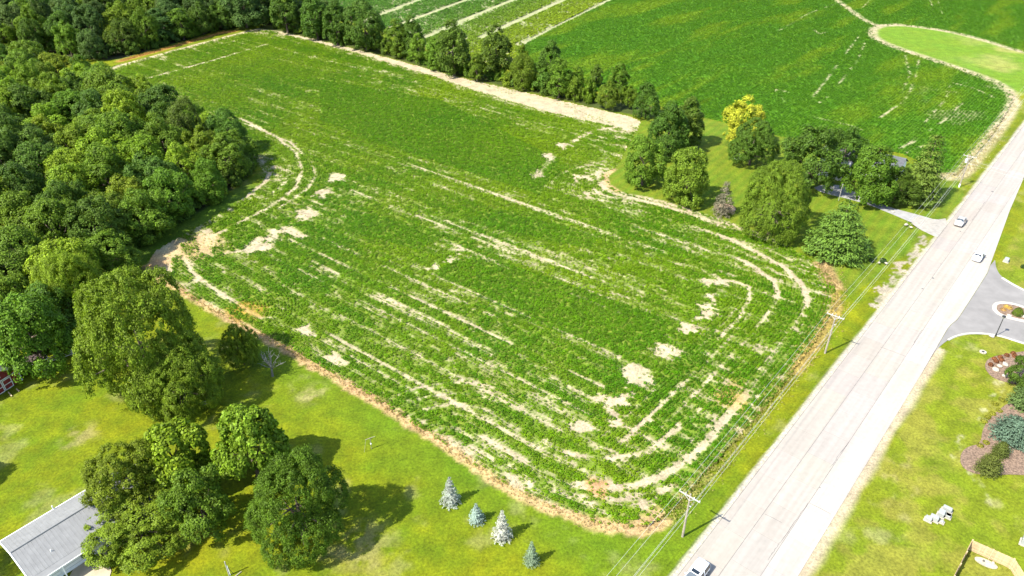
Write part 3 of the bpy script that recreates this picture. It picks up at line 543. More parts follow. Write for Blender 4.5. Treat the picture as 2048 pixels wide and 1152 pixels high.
# ------------------------------------------------------------------ trees
def unit(v): return v/(np.linalg.norm(v, axis=-1, keepdims=True)+1e-9)
def crown_mesh(seed, R, Ht, zb, nl=11, cr=1.1, per=70, L=.42, spread=.55, dens=1.0, up=.35, lobes=None, jit=.55):
    g = np.random.default_rng(seed); b = (Ht-zb)/2; C = np.array([0, 0, zb+b])
    if lobes is None:
        f_ = (np.arange(nl)+.5)/nl; az = np.arange(nl)*2.4+g.random(nl)*.9; prof = np.sqrt(np.clip(1-((f_-.34)/.72)**2, .02, 1))
        rad = min(R, b*1.15)*(.44-.13*f_)*(.70+.62*g.random(nl)); rc = np.maximum(R*prof-rad*.85, 0)*(.78+.42*g.random(nl))
        zz = np.maximum(zb+(Ht-zb)*(.12+.74*f_)+g.normal(0, .05, nl)*Ht, zb+rad*.55); cen = np.c_[rc*np.cos(az), rc*np.sin(az), zz]; cen[-1, :2] *= .3; cen[-1, 2] = Ht-rad[-1]*1.0
        cen = np.vstack([cen, C+[0, 0, -.1*b]]); rad = np.r_[rad, min(R, b)*.66]
    else: cen, rad = lobes
    cs = []; cn = []
    for i in range(len(cen)):
        k = max(6, int(dens*4*math.pi*rad[i]**2/(cr*1.25)**2)); q = unit(g.normal(0, 1, (k, 3))); q = q[q[:, 2] > -.55]
        pt = cen[i]+q*rad[i]*(.86+.2*g.random((len(q), 1))); ok = np.ones(len(pt), bool)
        for j2 in range(len(cen)):
            if j2 != i: ok &= np.linalg.norm(pt-cen[j2], axis=1) > rad[j2]*.9
        ok &= pt[:, 2] > zb*.8; cs.append(pt[ok]); cn.append(q[ok])
    cs = np.vstack(cs); cn = np.vstack(cn); m = len(cs); rr = cr*(.65+.6*g.random(m))
    off = unit(g.normal(0, 1, (m, per, 3)))*(g.random((m, per, 1))**.45)
    nn = unit(cn*.8+np.array([0, 0, up])); al = (off*nn[:, None]).sum(-1, keepdims=True); off = off-nn[:, None]*al*.35
    off = np.where((off*nn[:, None]).sum(-1, keepdims=True) < -.25, off*.7, off)
    pos = cs[:, None]+off*rr[:, None, None]
    ln = unit(nn[:, None]*.55+off*.75+g.normal(0, jit*.6, off.shape)+np.array([0, 0, .15]))
    pos = pos.reshape(-1, 3); ln = ln.reshape(-1, 3); n = len(pos); l_ = L*(.7+.6*g.random(n))
    v, f = leaf_quads(pos, ln, g.normal(0, 1, (n, 3)), l_, l_*.72, .1)
    return mesh_np('crown', v, f, LEAF), cen, rad
def trunk_mesh(seed, Ht, zb, R, cen, r0):
    g = random.Random(seed); m = MB(); top = zb+(Ht-zb)*.55
    m.tube([(0, 0, -.3), (.05, 0, .4), (g.uniform(-.2, .2), g.uniform(-.2, .2), top*.5), (g.uniform(-.3, .3), g.uniform(-.3, .3), top)], [r0*1.5, r0, r0*.75, r0*.3], 7)
    for c in cen[:10]:
        z0 = top*g.uniform(.35, .85); m.tube([(0, 0, z0), (c[0]*.5, c[1]*.5, z0+(c[2]-z0)*.4), tuple(c)], [r0*.45, r0*.3, r0*.1], 5)
    return m.mesh('trunk', BARK, True)
PROTO = {}
def proto(key, seed, R, Ht, zb, r0=.35, **kw):
    cm, cen, rad = crown_mesh(seed, R, Ht, zb, **kw); PROTO[key] = (cm, trunk_mesh(seed, Ht, zb, R, cen, r0), R*1.0, Ht)
    co = np.empty(len(cm.vertices)*3, np.float32); cm.vertices.foreach_get('co', co); co = co.reshape(-1, 3)
    PROTO[key] = PROTO[key][:2]+(float(np.percentile(np.hypot(co[:, 0], co[:, 1]), 98.5)), float(np.percentile(co[:, 2], 99.7)))
for i in range(6): proto('r%d' % i, 100+i, 6.0, 12.5+.5*(i % 3), .5, nl=13+i % 5, cr=1.0, per=62, L=.38)                       # round broadleaf
for i in range(3): proto('t%d' % i, 140+i, 4.2, 14.0, .4, nl=17, cr=.95, per=60, L=.38)               # tall, narrow hedgerow form
for i in range(3): proto('b%d' % i, 170+i, 11.0, 18.0, .7, r0=.6, nl=34, cr=1.0, per=62, L=.33)                # big dense yard tree
for i in range(2): proto('o%d' % i, 180+i, 8.5, 14.0, 1.6, r0=.45, nl=26, cr=.85, per=56, L=.32, dens=.85) # open spreading crown
proto('c0', 190, 5.5, 11.0, 1.0, nl=17, cr=.75, per=36, L=.50, jit=.8)                                                # large-leaved catalpa
for i in range(2): proto('s%d' % i, 200+i, 2.2, 3.2, .05, r0=.1, nl=11, cr=.6, per=52, L=.28)             # bush
def conifer_lobes(seed, R, Ht, tiers, flat=.35):
    g = np.random.default_rng(seed); cen = []; rad = []
    for i in range(tiers):
        z = Ht*(.10+.84*i/(tiers-1)); rr = R*(1-(i/(tiers-.2))**1.25)*.92+.12; k = max(3, int(rr*2*math.pi/1.5))
        for a in range(k): t = (a+g.random()*.6)/k*6.283; q = rr*(.72+.3*g.random()); cen.append((q*math.cos(t), q*math.sin(t), z+g.normal(0, .15))); rad.append(.75+.25*g.random())
        if rr > 2: 
            for a in range(k//2): t = g.random()*6.283; q = rr*.4; cen.append((q*math.cos(t), q*math.sin(t), z+.2)); rad.append(.9)
    return np.array(cen), np.array(rad)
def conifer(key, seed, R, Ht, tiers, per, L, cr):
    g = np.random.default_rng(seed); cen, rad = conifer_lobes(seed, R, Ht, tiers); m = len(cen)
    off = unit(g.normal(0, 1, (m, per, 3)))*(g.random((m, per, 1))**.4)*np.array([1, 1, .42]); rad_dir = unit(np.c_[cen[:, :2], np.zeros(m)]+1e-6)
    pos = cen[:, None]+off*(rad*cr)[:, None, None]; pos[..., 2] -= .18*np.hypot(off[..., 0], off[..., 1])
    ln = unit(np.array([0, 0, .8])+off*.5+rad_dir[:, None]*.45+g.normal(0, .35, off.shape)); t = rad_dir[:, None]+g.normal(0, .55, off.shape)
    pos = pos.reshape(-1, 3); n = len(pos); l_ = L*(.7+.6*g.random(n)); v, f = leaf_quads(pos, ln.reshape(-1, 3), t.reshape(-1, 3), l_, l_*.38, .15)
    tr = MB().tube([(0, 0, -.2), (0, 0, Ht*.5), (0, 0, Ht*.96)], [.05*R+.06, .03*R+.04, .02], 7).mesh('trunk', BARK, True)
    PROTO[key] = (mesh_np('crown', v, f, NEEDLE), tr, R, Ht)
conifer('pine', 301, 5.0, 10.0, 8, 64, .52, 1.35); conifer('fir', 302, 3.6, 11.5, 10, 60, .5, 1.2); conifer('spruce', 303, 2.6, 7.0, 11, 46, .34, .8)
def small_spruce(key, seed, R, Ht, tiers, per, L, mound=False):
    g = np.random.default_rng(seed); P = []; N = []; T = []
    for i in range(tiers):
        f_ = i/(tiers-1); z = Ht*(.07+.91*f_); rr = R*(((1-f_)**.82+.05) if not mound else (1-f_**2.2)**.6)+.03; k = max(4, int(rr*2*math.pi/.30))
        for a in range(k):
            t = (a+g.random()*.7)/k*6.283; d_ = np.array([math.cos(t), math.sin(t), 0]); ln = rr*(.66+.5*g.random())
            q = g.random(per)**.6; w = g.normal(0, .10, per)*(1.1-q*.4); s_ = np.array([-d_[1], d_[0], 0])
            P.append(np.outer(q*ln, d_)+np.outer(w, s_)+np.c_[np.zeros((per, 2)), z-.22*q*ln+.20*q*q*ln+g.normal(0, .03, per)]); N.append(unit(np.array([0, 0, .8])+d_*.6+g.normal(0, .55, (per, 3)))); T.append(d_+g.normal(0, .5, (per, 3)))
    P = np.vstack(P); N = np.vstack(N); T = np.vstack(T); v, f = leaf_quads(P, N, T, L*(.7+.6*g.random(len(P))), L*.42, .1)
    PROTO[key] = (mesh_np('crown', v, f, NEEDLE), MB().tube([(0, 0, -.1), (0, 0, Ht*.9)], [.09, .02], 6).mesh('trunk', BARK), R, Ht)
small_spruce('blue', 311, 1.25, 3.6, 9, 32, .17); small_spruce('mound', 312, 2.2, 2.6, 11, 20, .24, True)

def fit(b, cb=.1, hm=2.3):                          # stand and size of a tree from its outline
    u0, v0, u1, v1 = b; x, y = W((u0+u1)/2, v0+.82*(v1-v0)); R = 5.0; H = 10.0
    th = np.linspace(0, 2*math.pi, 24); ph = np.linspace(-math.pi/2, math.pi/2, 13); TH, PH = np.meshgrid(th, ph); S = np.c_[(np.cos(PH)*np.cos(TH)).ravel(), (np.cos(PH)*np.sin(TH)).ravel(), np.sin(PH).ravel()]
    for _ in range(60):
        Q = np.c_[x+S[:, 0]*R, y+S[:, 1]*R, H*cb+(H*(1-cb))*(S[:, 2]*.5+.5)]; pr = proj(Q); a = pr.min(0); c = pr.max(0); t = (CAM_H-H/2)/max(.05, SP+((a[1]+c[1])/2-576)/FPX*CP)
        x += ((u0+u1)/2-(a[0]+c[0])/2)*t/FPX*.9; R *= ((u1-u0)/(c[0]-a[0]))**.8; H *= np.clip(((v1-v0)/(c[1]-a[1]))**.7, .8, 1.25); H = min(max(H, .8*R), hm*R, 22)
        y -= (v1-c[1])*t/FPX*1.1
    return x, y, R, H
MIDG = (.105, .175, .014); LITE = (.165, .240, .014); DARK = (.072, .128, .014); BLUEG = (.070, .118, .024); OLIVE = (.128, .188, .013); YELL = (.335, .385, .03); BLUES = (.30, .345, .29); PINEG = (.090, .145, .018)
trees = []
trng = random.Random(11)
def tree(kind, x, y, R, H, tint, label, name='broadleaf_tree', group=None, rot=None, cat='tree'):
    cm, tm, pr, ph = PROTO[kind]; k = [trng.uniform(.88, 1.14) for _ in range(2)]
    o = thing(name, (x, y, 0), label, cat, group, trng.uniform(0, 6.28) if rot is None else rot, (R/pr, R/pr, H/ph))
    t = link('trunk', tm, o); c = link('crown', cm, o); c.color = (tint[0]*k[0]*k[1], tint[1]*k[0], tint[2]*k[0], 1); trees.append((x, y, R, H)); return o
def tbox(kind, box, tint, label, **kw):
    x, y, R, H = fit(box, hm={'f': 3.6, 's': 3.4, 't': 3.0}.get(kind[0], 2.3) if not kind[1:].startswith('ine') else 3.0); return tree(kind, x, y, R, H, tint, label, **kw)

# yard trees, lower left
for kind, box, tint, lab in [
    ('b0', (126, 536, 405, 790), OLIVE, 'huge spreading broadleaf tree between the barn and the crop field'), ('b1', (262, 655, 446, 822), OLIVE, 'lower limb-heavy broadleaf tree leaning over the lawn below the huge yard tree'),
    ('b2', (60, 458, 228, 640), LITE, 'bright green broadleaf tree just behind the huge yard tree'), ('r1', (-40, 540, 150, 745), MIDG, 'broadleaf tree overhanging the red barn roof'),
    ('c0', (262, 832, 425, 985), (.16, .25, .014), 'bright catalpa with big pale leaves above the metal roof'), ('o0', (148, 872, 345, 1040), OLIVE, 'airy tree whose branches hang over the far end of the metal roof'),
    ('o1', (155, 958, 400, 1148), OLIVE, 'wide tree beside the garage doors of the metal building'), ('r3', (318, 925, 470, 1075), MIDG, 'shaded tree in the middle of the clump by the metal building'),
    ('c0', (418, 786, 576, 965), (.165, .245, .016), 'feathery pale green tree at the top of the yard clump'), ('b2', (480, 842, 692, 1098), (.075, .130, .010), 'dense dark round tree on the lawn near the blue spruces'),
    ('o1', (436, 645, 520, 728), OLIVE, 'small open crowned tree in the shade at the field edge'), ('b1', (-240, 795, -82, 1000), MIDG, 'yard tree left of the picture casting shade on the lawn'), ('b0', (-205, 985, -55, 1190), MIDG, 'yard tree beyond the metal building casting shade on its roof')]:
    tbox(kind, box, tint, lab, group='trees of the lower left yard')
# house lot trees, right
for kind, box, tint, lab, nm in [
    ('r0', (1244, 247, 1335, 364), MIDG, 'round maple at the field corner of the house lot', 'broadleaf_tree'), ('r2', (1289, 200, 1388, 305), DARK, 'dark maple behind the corner maple of the house lot', 'broadleaf_tree'), ('t1', (1342, 180, 1413, 285), DARK, 'tall dark tree at the top of the maple group', 'broadleaf_tree'),
    ('r4', (1326, 263, 1428, 398), MIDG, 'round maple standing alone in front on the striped lawn', 'broadleaf_tree'), ('r5', (1445, 170, 1533, 280), YELL, 'bright yellow tree at the back of the house lot', 'yellow_tree'), ('o0', (1456, 238, 1560, 325), DARK, 'dark spreading tree just below the yellow tree', 'broadleaf_tree'),
    ('b0', (1482, 270, 1628, 464), MIDG, 'largest maple of the house lot, left of the driveway', 'broadleaf_tree'), ('r3', (1562, 250, 1706, 370), DARK, 'broad tree behind the white house', 'broadleaf_tree'), ('r5', (1648, 252, 1742, 334), DARK, 'dark round tree at the end of the house roof', 'broadleaf_tree'), ('r1', (1688, 284, 1806, 400), MIDG, 'tree over the driveway hiding the house front', 'broadleaf_tree'), ('r2', (1748, 330, 1850, 404), (.07, .12, .012), 'lower yellow-green tree beside the driveway mouth', 'broadleaf_tree'),
    ('fir', (1808, 264, 1906, 392), PINEG, 'tall layered conifer beside the transformer pole', 'conifer'), ('pine', (1616, 396, 1757, 507), PINEG, 'broad white pine with flat tiers on the roadside lawn', 'conifer'), ('spruce', (1428, 344, 1474, 424), (.15, .13, .08), 'browning spruce in a mulch ring on the house lot', 'conifer')]:
    tbox(kind, box, tint, lab, name=nm, group='trees of the house lot')
# hedgerow, counted from the wood towards the house
HR = [((430, -34, 540, 48), 'r1', BLUEG), ((533, -30, 602, 57), 't0', DARK), ((597, -34, 660, 70), 't1', DARK), ((640, -24, 700, 81), 't2', DARK), ((684, 0, 772, 92), 'r0', DARK), ((768, 34, 818, 107), 't1', MIDG), ((796, 8, 850, 106), 't2', DARK), ((817, 45, 857, 122), 't0', MIDG), ((848, 62, 892, 134), 't1', MIDG), ((870, 22, 943, 141), 't2', DARK), ((935, 88, 972, 158), 't0', MIDG), ((957, 34, 1027, 148), 't1', DARK), ((1026, 72, 1058, 130), 't0', OLIVE), ((1016, 97, 1075, 172), 'r4', MIDG), ((1073, 79, 1128, 157), 't2', DARK), ((1092, 103, 1145, 189), 't0', MIDG), ((1134, 110, 1172, 183), 't1', OLIVE), ((1177, 126, 1207, 170), 't2', DARK), ((1192, 152, 1242, 214), 'r5', MIDG), ((1215, 124, 1263, 192), 't0', MIDG), ((1240, 154, 1278, 212), 'r3', OLIVE), ((1263, 162, 1326, 231), 'r2', DARK)]
ORD = ['first', 'second', 'third', 'fourth', 'fifth', 'sixth', 'seventh', 'eighth', 'ninth', 'tenth', 'eleventh', 'twelfth', 'thirteenth', 'fourteenth', 'fifteenth', 'sixteenth', 'seventeenth', 'eighteenth', 'nineteenth', 'twentieth']
ORD += ['twenty-'+w for w in ORD[:9]]+['thirtieth']+['thirty-'+w for w in ORD[:9]]+['fortieth']
for i, (bx, k, tn_) in enumerate(HR): tbox(k, bx, tn_, '%s tree of the hedgerow counted from the house end' % ORD[len(HR)-1-i], name='hedgerow_tree', group='hedgerow trees behind the crop field')
# hedgerow understorey bushes
hl = WL([(545, 56), (700, 88), (800, 116), (900, 143), (1000, 166), (1100, 190), (1180, 205)]); sg = np.linalg.norm(np.diff(hl, axis=0), axis=1); cs_ = np.r_[0, np.cumsum(sg)]
k = 0
for r in np.arange(2, cs_[-1], 4.4):
    x = np.interp(r, cs_, hl[:, 0])+trng.uniform(-.5, 1.5); y = np.interp(r, cs_, hl[:, 1])+trng.uniform(.4, 2.6); k += 1
    tree('s%d' % (k % 2), x, y, trng.uniform(2.6, 4.2), trng.uniform(3.5, 7.0), trng.choice([MIDG, DARK, OLIVE, MIDG]), '%s low bush from the far wood along the hedgerow foot' % ORD[k-1], name='bush', group='bushes under the hedgerow', cat='bush')
for bx, tn_, lab in [((1164, 156, 1196, 200), OLIVE, 'pale gap bush between the two ends of the hedgerow'), ((1130, 152, 1166, 196), MIDG, 'leafy bush at the hedgerow gap')]: tbox('s0', bx, tn_, lab, name='bush', group='bushes under the hedgerow', cat='bush')
# the two woods
def wood(poly, spacing, kinds, hr, rr, tints, where, group, namew, front=None, seed=5):
    g = random.Random(seed); lo = poly.min(0); hi = poly.max(0); pts = []
    for _ in range(9000):
        q = np.array([g.uniform(lo[0], hi[0]), g.uniform(lo[1], hi[1])])
        if not inside(q[None], poly)[0]: continue
        px = proj(np.array([q[0], q[1], 8.0]))
        if px[0] < -130 or px[1] < -90 or px[0] > 2100: continue
        if any((q[0]-a)**2+(q[1]-b)**2 < spacing**2 for a, b in pts): continue
        if any((q[0]-t_[0])**2+(q[1]-t_[1])**2 < (t_[2]*.7)**2 for t_ in trees[:14]): continue
        pts.append((q[0], q[1]))
    pts.sort(key=lambda q: q[1]); rows = [pts[i:i+9] for i in range(0, len(pts), 9)]; n = 0
    for ri, row in enumerate(rows):
        for ci, (x, y) in enumerate(sorted(row)):
            dd = dline(np.array([[x, y]]), poly, True)[0][0]; H = g.uniform(*hr)*(.78+.22*min(1, dd/9)); R = g.uniform(*rr)*(.85+.15*min(1, dd/6))
            tree(g.choice(kinds), x, y, R, H, g.choice(tints), '%s tree from the left in %s row back of %s' % (ORD[ci], ORD[min(ri, 38)], where), name='wood_tree', group=group); n += 1
    return n
KR = ['r%d' % i for i in range(6)]
n1 = wood(WOOD_L, 7.6, KR, (11.5, 16.5), (5.2, 7.6), [MIDG, MIDG, OLIVE, LITE, DARK, MIDG, (.075, .125, .016)], 'the left wood', 'trees of the big left wood', 'wood_tree', seed=5)
n2 = wood(WOOD_T, 8.6, KR+['t0', 't1'], (13, 18), (5.4, 7.6), [BLUEG, DARK, BLUEG, MIDG, BLUEG, OLIVE], 'the far dark wood', 'trees of the far wood', 'wood_tree', seed=9)
print('wood trees', n1, n2)
def edge_bushes(pl, step, inw, lab, grp, tints, hr, seed):
    g = random.Random(seed); sg = np.linalg.norm(np.diff(pl, axis=0), axis=1); cs = np.r_[0, np.cumsum(sg)]
    for i, r in enumerate(np.arange(1, cs[-1], step)):
        x = np.interp(r, cs, pl[:, 0])+g.uniform(-1, 1)+inw[0]; y = np.interp(r, cs, pl[:, 1])+g.uniform(-1, 1)+inw[1]
        tree('s%d' % (i % 2), x, y, g.uniform(2.2, 3.6), g.uniform(*hr), g.choice(tints), '%s %s' % (ORD[i], lab), name='bush', group=grp, cat='bush')
edge_bushes(WL([(268, 506), (337, 461), (420, 413), (487, 364), (512, 332)]), 3.6, (-1.5, 1.0), 'low bush from the near end along the left wood beside the grass strip', 'bushes along the left wood edge', [DARK, MIDG, DARK], (2.8, 5.5), 3)
edge_bushes(WL([(130, 690), (175, 602), (215, 545), (248, 508)]), 4.5, (-2, 0), 'low bush from the barn along the wood behind the huge yard tree', 'bushes along the left wood edge', [DARK, MIDG], (2.5, 4.5), 4)
edge_bushes(WL([(200, 114), (250, 110), (330, 89), (430, 61), (515, 45)]), 5.0, (0, 1.0), 'low bush from the left along the far wood by the orange grass', 'bushes along the far wood edge', [BLUEG, DARK, MIDG], (3, 6), 6)

# blue spruces on the lawn
for bx, tn_, lab in [((882, 955, 918, 1008), BLUES, 'blue spruce nearest the crop field, first of the lawn row'), ((937, 1006, 968, 1045), BLUES, 'small squat blue spruce, second of the lawn row'), ((986, 1019, 1023, 1078), BLUES, 'tallest blue spruce of the lawn row'), ((1048, 1083, 1078, 1128), (.16, .215, .13), 'greener little spruce at the near end of the lawn row')]:
    x, y, R, H = fit(bx, .03, 4.0); tree('blue', x, y, R*1.10, H*1.08, tn_, lab, name='blue_spruce', group='small spruces on the lawn')
# clipped and spreading evergreens of the right hand beds
for kd, bx, tn_, lab, nm in [('mound', (1955, 886, 2013, 950), (.085, .115, .022), 'rounded yellow-green spreading spruce at the tip of the mulch bed', 'spreading_spruce'), ('mound', (1985, 868, 2026, 914), (.085, .115, .022), 'small spreading spruce behind the tip of the mulch bed', 'spreading_spruce'), ('mound', (1983, 818, 2085, 892), (.10, .150, .095), 'large blue-grey mounded spruce in the mulch bed', 'spreading_spruce'), ('mound', (2020, 764, 2100, 822), (.08, .115, .03), 'mounded spruce at the top of the mulch bed', 'spreading_spruce')]:
    x, y, R, H = fit(bx, .02); tree(kd, x, y, R*.98, H*.92, tn_, lab, name=nm, group='evergreens of the mulch beds', cat='shrub')
tbox('r2', (2018, 648, 2105, 775), DARK, 'small dark tree at the right edge by the entrance', group='evergreens of the mulch beds')
# round clipped box bush on the island
def leafball(name, loc, R, H, tint, label, seed, n=2600, L=.1, group=None, cat='shrub', objname='box_bush'):
    g = np.random.default_rng(seed); d_ = unit(g.normal(0, 1, (n, 3))); d_[:, 2] = np.abs(d_[:, 2]); pos = d_*np.array([R, R, H])*(.9+.14*g.random((n, 1))); v, f = leaf_quads(pos, unit(d_+g.normal(0, .35, (n, 3))), g.normal(0, 1, (n, 3)), L, L*.8, .1)
    o = thing(objname, loc, label, cat, group); c = link('foliage', mesh_np('foliage', v, f, LEAF), o); c.color = (*tint, 1); MB().tube([(0, 0, -.1), (0, 0, H*.5)], .05, 6).build('stem', BARK, o); return o
leafball('box', (*W(2034, 630), .1), .95, 1.45, (.075, .115, .006), 'clipped round green bush on the entrance island', 1)
for i, (u, v, tn_, lab) in enumerate([(2012, 615, (.40, .27, .06), 'straw yellow clump at the tip of the entrance island'), (2019, 618, (.36, .24, .06), 'second straw yellow clump on the entrance island'), (2006, 621, (.33, .20, .07), 'low dry clump in the island mulch')]):
    leafball('p', (*W(u, v), .1), .5, .45, tn_, lab, 20+i, 220, .16, 'dry clumps on the island', 'plant', 'ornamental_clump')
for i, (u, v) in enumerate([(1981, 731), (1988, 719), (1992, 724), (2000, 716), (2003, 722), (2013, 712), (2026, 708), (2029, 714)]):
    leafball('p', (*W(u, v), .05), .42, .5, (.19, .075, .03), 'rust red clump in the bed by the lamp post, %s from the left' % ORD[i], 40+i, 260, .15, 'rust red plants in the bed', 'plant', 'red_shrub')
for i, (u, v) in enumerate([(1975, 835), (1985, 828), (1998, 822), (1968, 843), (1960, 892), (1972, 886), (1990, 808), (2003, 800)]):
    leafball('p', (*W(u, v), .05), .5, .3, (.20, .20, .02), 'yellow-green perennial edging the mulch bed, %s along' % ORD[i], 60+i, 200, .15, 'yellow perennials of the mulch bed', 'plant', 'perennial_clump')
ROCK = mat('limestone', (.34, .305, .24), .9, var=.2, scale=4, bump=.5)
def rock(u, v, r, label, group='pale rocks on the right hand side', m=ROCK):
    bm = bmesh.new(); bmesh.ops.create_icosphere(bm, subdivisions=2, radius=1); g = random.Random(int(u*7+v))
    for vt in bm.verts: vt.co *= g.uniform(.85, 1.12); vt.co.x *= r; vt.co.y *= r*.8; vt.co.z *= r*.55
    me = bpy.data.meshes.new('rock'); bm.to_mesh(me); bm.free(); me.materials.append(m); return tag(link('rock', me, None, (*W(u, v), r*.3), g.uniform(0, 6)), label, 'rock', group)
for u, v, r, lab in [(1983, 673, .5, 'pale boulder at the foot of the lamp post'), (2018, 632, .45, 'pale boulder on the island kerb'), (1999, 733, .45, 'pale flat boulder beside the rust red plants'), (2010, 730, .6, 'largest pale boulder in the lamp post bed'), (1991, 741, .6, 'pale boulder at the lawn side of the lamp post bed'), (2009, 753, .5, 'pale boulder on the lower rim of the lamp post bed'), (2046, 634, .5, 'pale boulder right of the clipped bush'), (1275, 365, .55, 'small white boulder under the corner maple')]: rock(u, v, r, lab)
# mulch ring of the browning spruce
c = W(1450, 416); tag(MB().dome((0, 0, 0), 2.6, .12, 20, 3).build('mulch_ring', mat('pale_mulch', (.36, .245, .16), .95, var=.3, scale=4, bump=.6), None, (*c, 0), smooth_=True), 'pale mulch ring around the browning spruce', 'mulch ring')
# dead tree by the field edge
o = thing('dead_tree', (*W(545, 752), 0), 'leafless grey dead tree in the shade at the field edge', 'tree'); m = MB(); g = random.Random(8); DEAD = mat('dead_wood', (.15, .145, .135), .9, var=.2, scale=4)
m.tube([(0, 0, -.2), (.1, 0, 1.2), (.0, .2, 2.4)], [.22, .16, .12], 7)
for i in range(13):
    a = i*2.4; e = g.uniform(.4, 1.2); l_ = g.uniform(1.8, 3.2); p1 = Vector((0, .15, g.uniform(1.2, 2.4))); dr = Vector((math.cos(a)*math.cos(e), math.sin(a)*math.cos(e), math.sin(e))); p2 = p1+dr*l_*.5; p3 = p2+(dr+Vector((g.uniform(-.4, .4), g.uniform(-.4, .4), .2)))*l_*.5
    m.tube([p1, p2, p3], [.07, .045, .018], 5)
    for j in range(5):
        q = p2+(p3-p2)*g.random(); m.tube([q, q+Vector((g.uniform(-1, 1), g.uniform(-1, 1), g.uniform(0, 1)))*.8], [.028, .012], 4)
m.build('trunk', DEAD, o)

# ------------------------------------------------------------------ buildings
WHITE = mat('white_paint', (.74, .74, .72), .55, var=.05, scale=2); DARKG = mat('dark_glass', (.03, .035, .04), .15, var=.1, spec=.6); METAL = mat('grey_roof_metal', (.175, .175, .168), .6, .0, var=.08, scale=1.2); TRIM = mat('trim_grey', (.22, .23, .24), .6, var=.1); REDW = mat('barn_red', (.20, .028, .030), .8, var=.2, scale=3); GREYR = mat('shingle_grey', (.085, .09, .095), .9, var=.2, scale=2, bump=.4)
# metal building: local x along ridge, y from front (-) to back (+)
o = thing('metal_building', (-63.9, 60.3, 0), 'long white building with a ribbed grey metal roof and garage doors', 'building', None, math.atan2(.778, .628))
bl = o; L_, Wd_, EH, RH = 17.5, 8.2, 2.9, 4.25
m = MB(); m.box((L_/2, -Wd_/2, EH/2), (L_-.4, Wd_-.3, EH)); m.add([(.2, -.15, EH), (.2, -Wd_+.15, EH), (.2, -Wd_/2, RH-.05), (L_-.2, -.15, EH), (L_-.2, -Wd_+.15, EH), (L_-.2, -Wd_/2, RH-.05)], [(0, 1, 2), (5, 4, 3), (0, 2, 5, 3), (1, 4, 5, 2)]); m.build('wall', WHITE, bl)
# roof sheets, each with standing ribs
def sheet(x0, x1, y0, z0, y1, z1, par):
    mm = MB(); th = .05; mm.add([(x0, y0, z0), (x1, y0, z0), (x1, y1, z1), (x0, y1, z1), (x0, y0, z0+th), (x1, y0, z0+th), (x1, y1, z1+th), (x0, y1, z1+th)], [(3, 2, 1, 0), (4, 5, 6, 7), (0, 1, 5, 4), (1, 2, 6, 5), (2, 3, 7, 6), (3, 0, 4, 7)])
    for xr in (x0+.05, (x0+x1)/2): mm.tube([(xr, y0, z0+th+.0), (xr, y1, z1+th+.0)], .025, 4)
    return mm.build('roof_sheet', METAL, par)
roof = MB().tube([(-.1, -Wd_/2, RH+.09), (L_+.1, -Wd_/2, RH+.09)], .10, 6).build('roof', METAL, bl)
x = -.15
while x < L_+.1:
    sheet(x, x+.895, .25, EH-.06, -Wd_/2, RH, roof); sheet(x, x+.895, -Wd_-.15, EH-.03, -Wd_/2, RH, roof); x += .9
m = MB()
for xx in (-.19, L_+.28):
    for y0, y1 in ((.25, -Wd_/2), (-Wd_-.15, -Wd_/2)): m.tube([(xx, y0, EH-.02), (xx, y1, RH+.04)], .09, 4)
m.build('rake_trim', WHITE, roof)
MB().box((L_/2, .30, EH-.02), (L_+.4, .12, .12)).build('gutter', WHITE, roof); MB().box((4.4, -Wd_-1.05, EH-.28), (9.4, .10, .14)).build('gutter', WHITE, roof)
mm = MB(); mm.add([(-.15, -Wd_-.16, EH-.05), (9.2, -Wd_-.16, EH-.05), (9.2, -Wd_-1.0, EH-.22), (-.15, -Wd_-1.0, EH-.22), (-.15, -Wd_-.16, EH+.0), (9.2, -Wd_-.16, EH+.0), (9.2, -Wd_-1.0, EH-.17), (-.15, -Wd_-1.0, EH-.17)], [(3, 2, 1, 0), (4, 5, 6, 7), (0, 1, 5, 4), (1, 2, 6, 5), (2, 3, 7, 6), (3, 0, 4, 7)]); mm.build('porch_roof', METAL, roof)
for xd, wdt in ((1.7, 2.5), (4.6, 2.5), (7.5, 2.5)):
    dr = MB().box((xd, -Wd_+.12, 1.15), (wdt, .12, 2.2)).build('garage_door', mat('door_white', (.66, .67, .66), .6, var=.05), bl)
    MB().box((xd, -Wd_+.05, 1.75), (wdt*.62, .05, .28)).build('window', DARKG, dr)
    for z in (.6, 1.15): MB().box((xd, -Wd_+.052, z), (wdt*.96, .02, .03)).build('panel_joint', TRIM, dr)
for xp in (.1, 3.15, 6.05, 9.0): MB().box((xp, -Wd_-.95, 1.3), (.12, .12, 2.6)).build('post', WHITE, bl)
MB().tube([(6.4, .35, 2.7), (6.4, .35, 3.5)], .07, 6).build('vent_pipe', WHITE, bl); MB().tube([(3.2, -6.8, 3.2), (3.2, -6.8, 3.75)], .06, 6).build('vent_pipe', WHITE, bl)
# timber steps / pallet rails beside the garage end
o = thing('wooden_steps', (*(np.array([-63.9, 60.3])+np.array([.628, .778])*10.0+np.array([.778, -.628])*8.2), 0), 'small stack of tan timber slats beside the garage end', 'steps', None, math.atan2(.778, .628))
for i in range(5): MB().box((.2+i*.26, 0, .5+.02*i), (.14, 1.5, .06)).build('slat', mat('tan_timber', (.42, .32, .19), .8, var=.2), o)
MB().box((.7, -.7, .24), (1.4, .08, .48)).build('rail', mat('tan_timber', ()), o); MB().box((.7, .7, .24), (1.4, .08, .48)).build('rail', mat('tan_timber', ()), o)
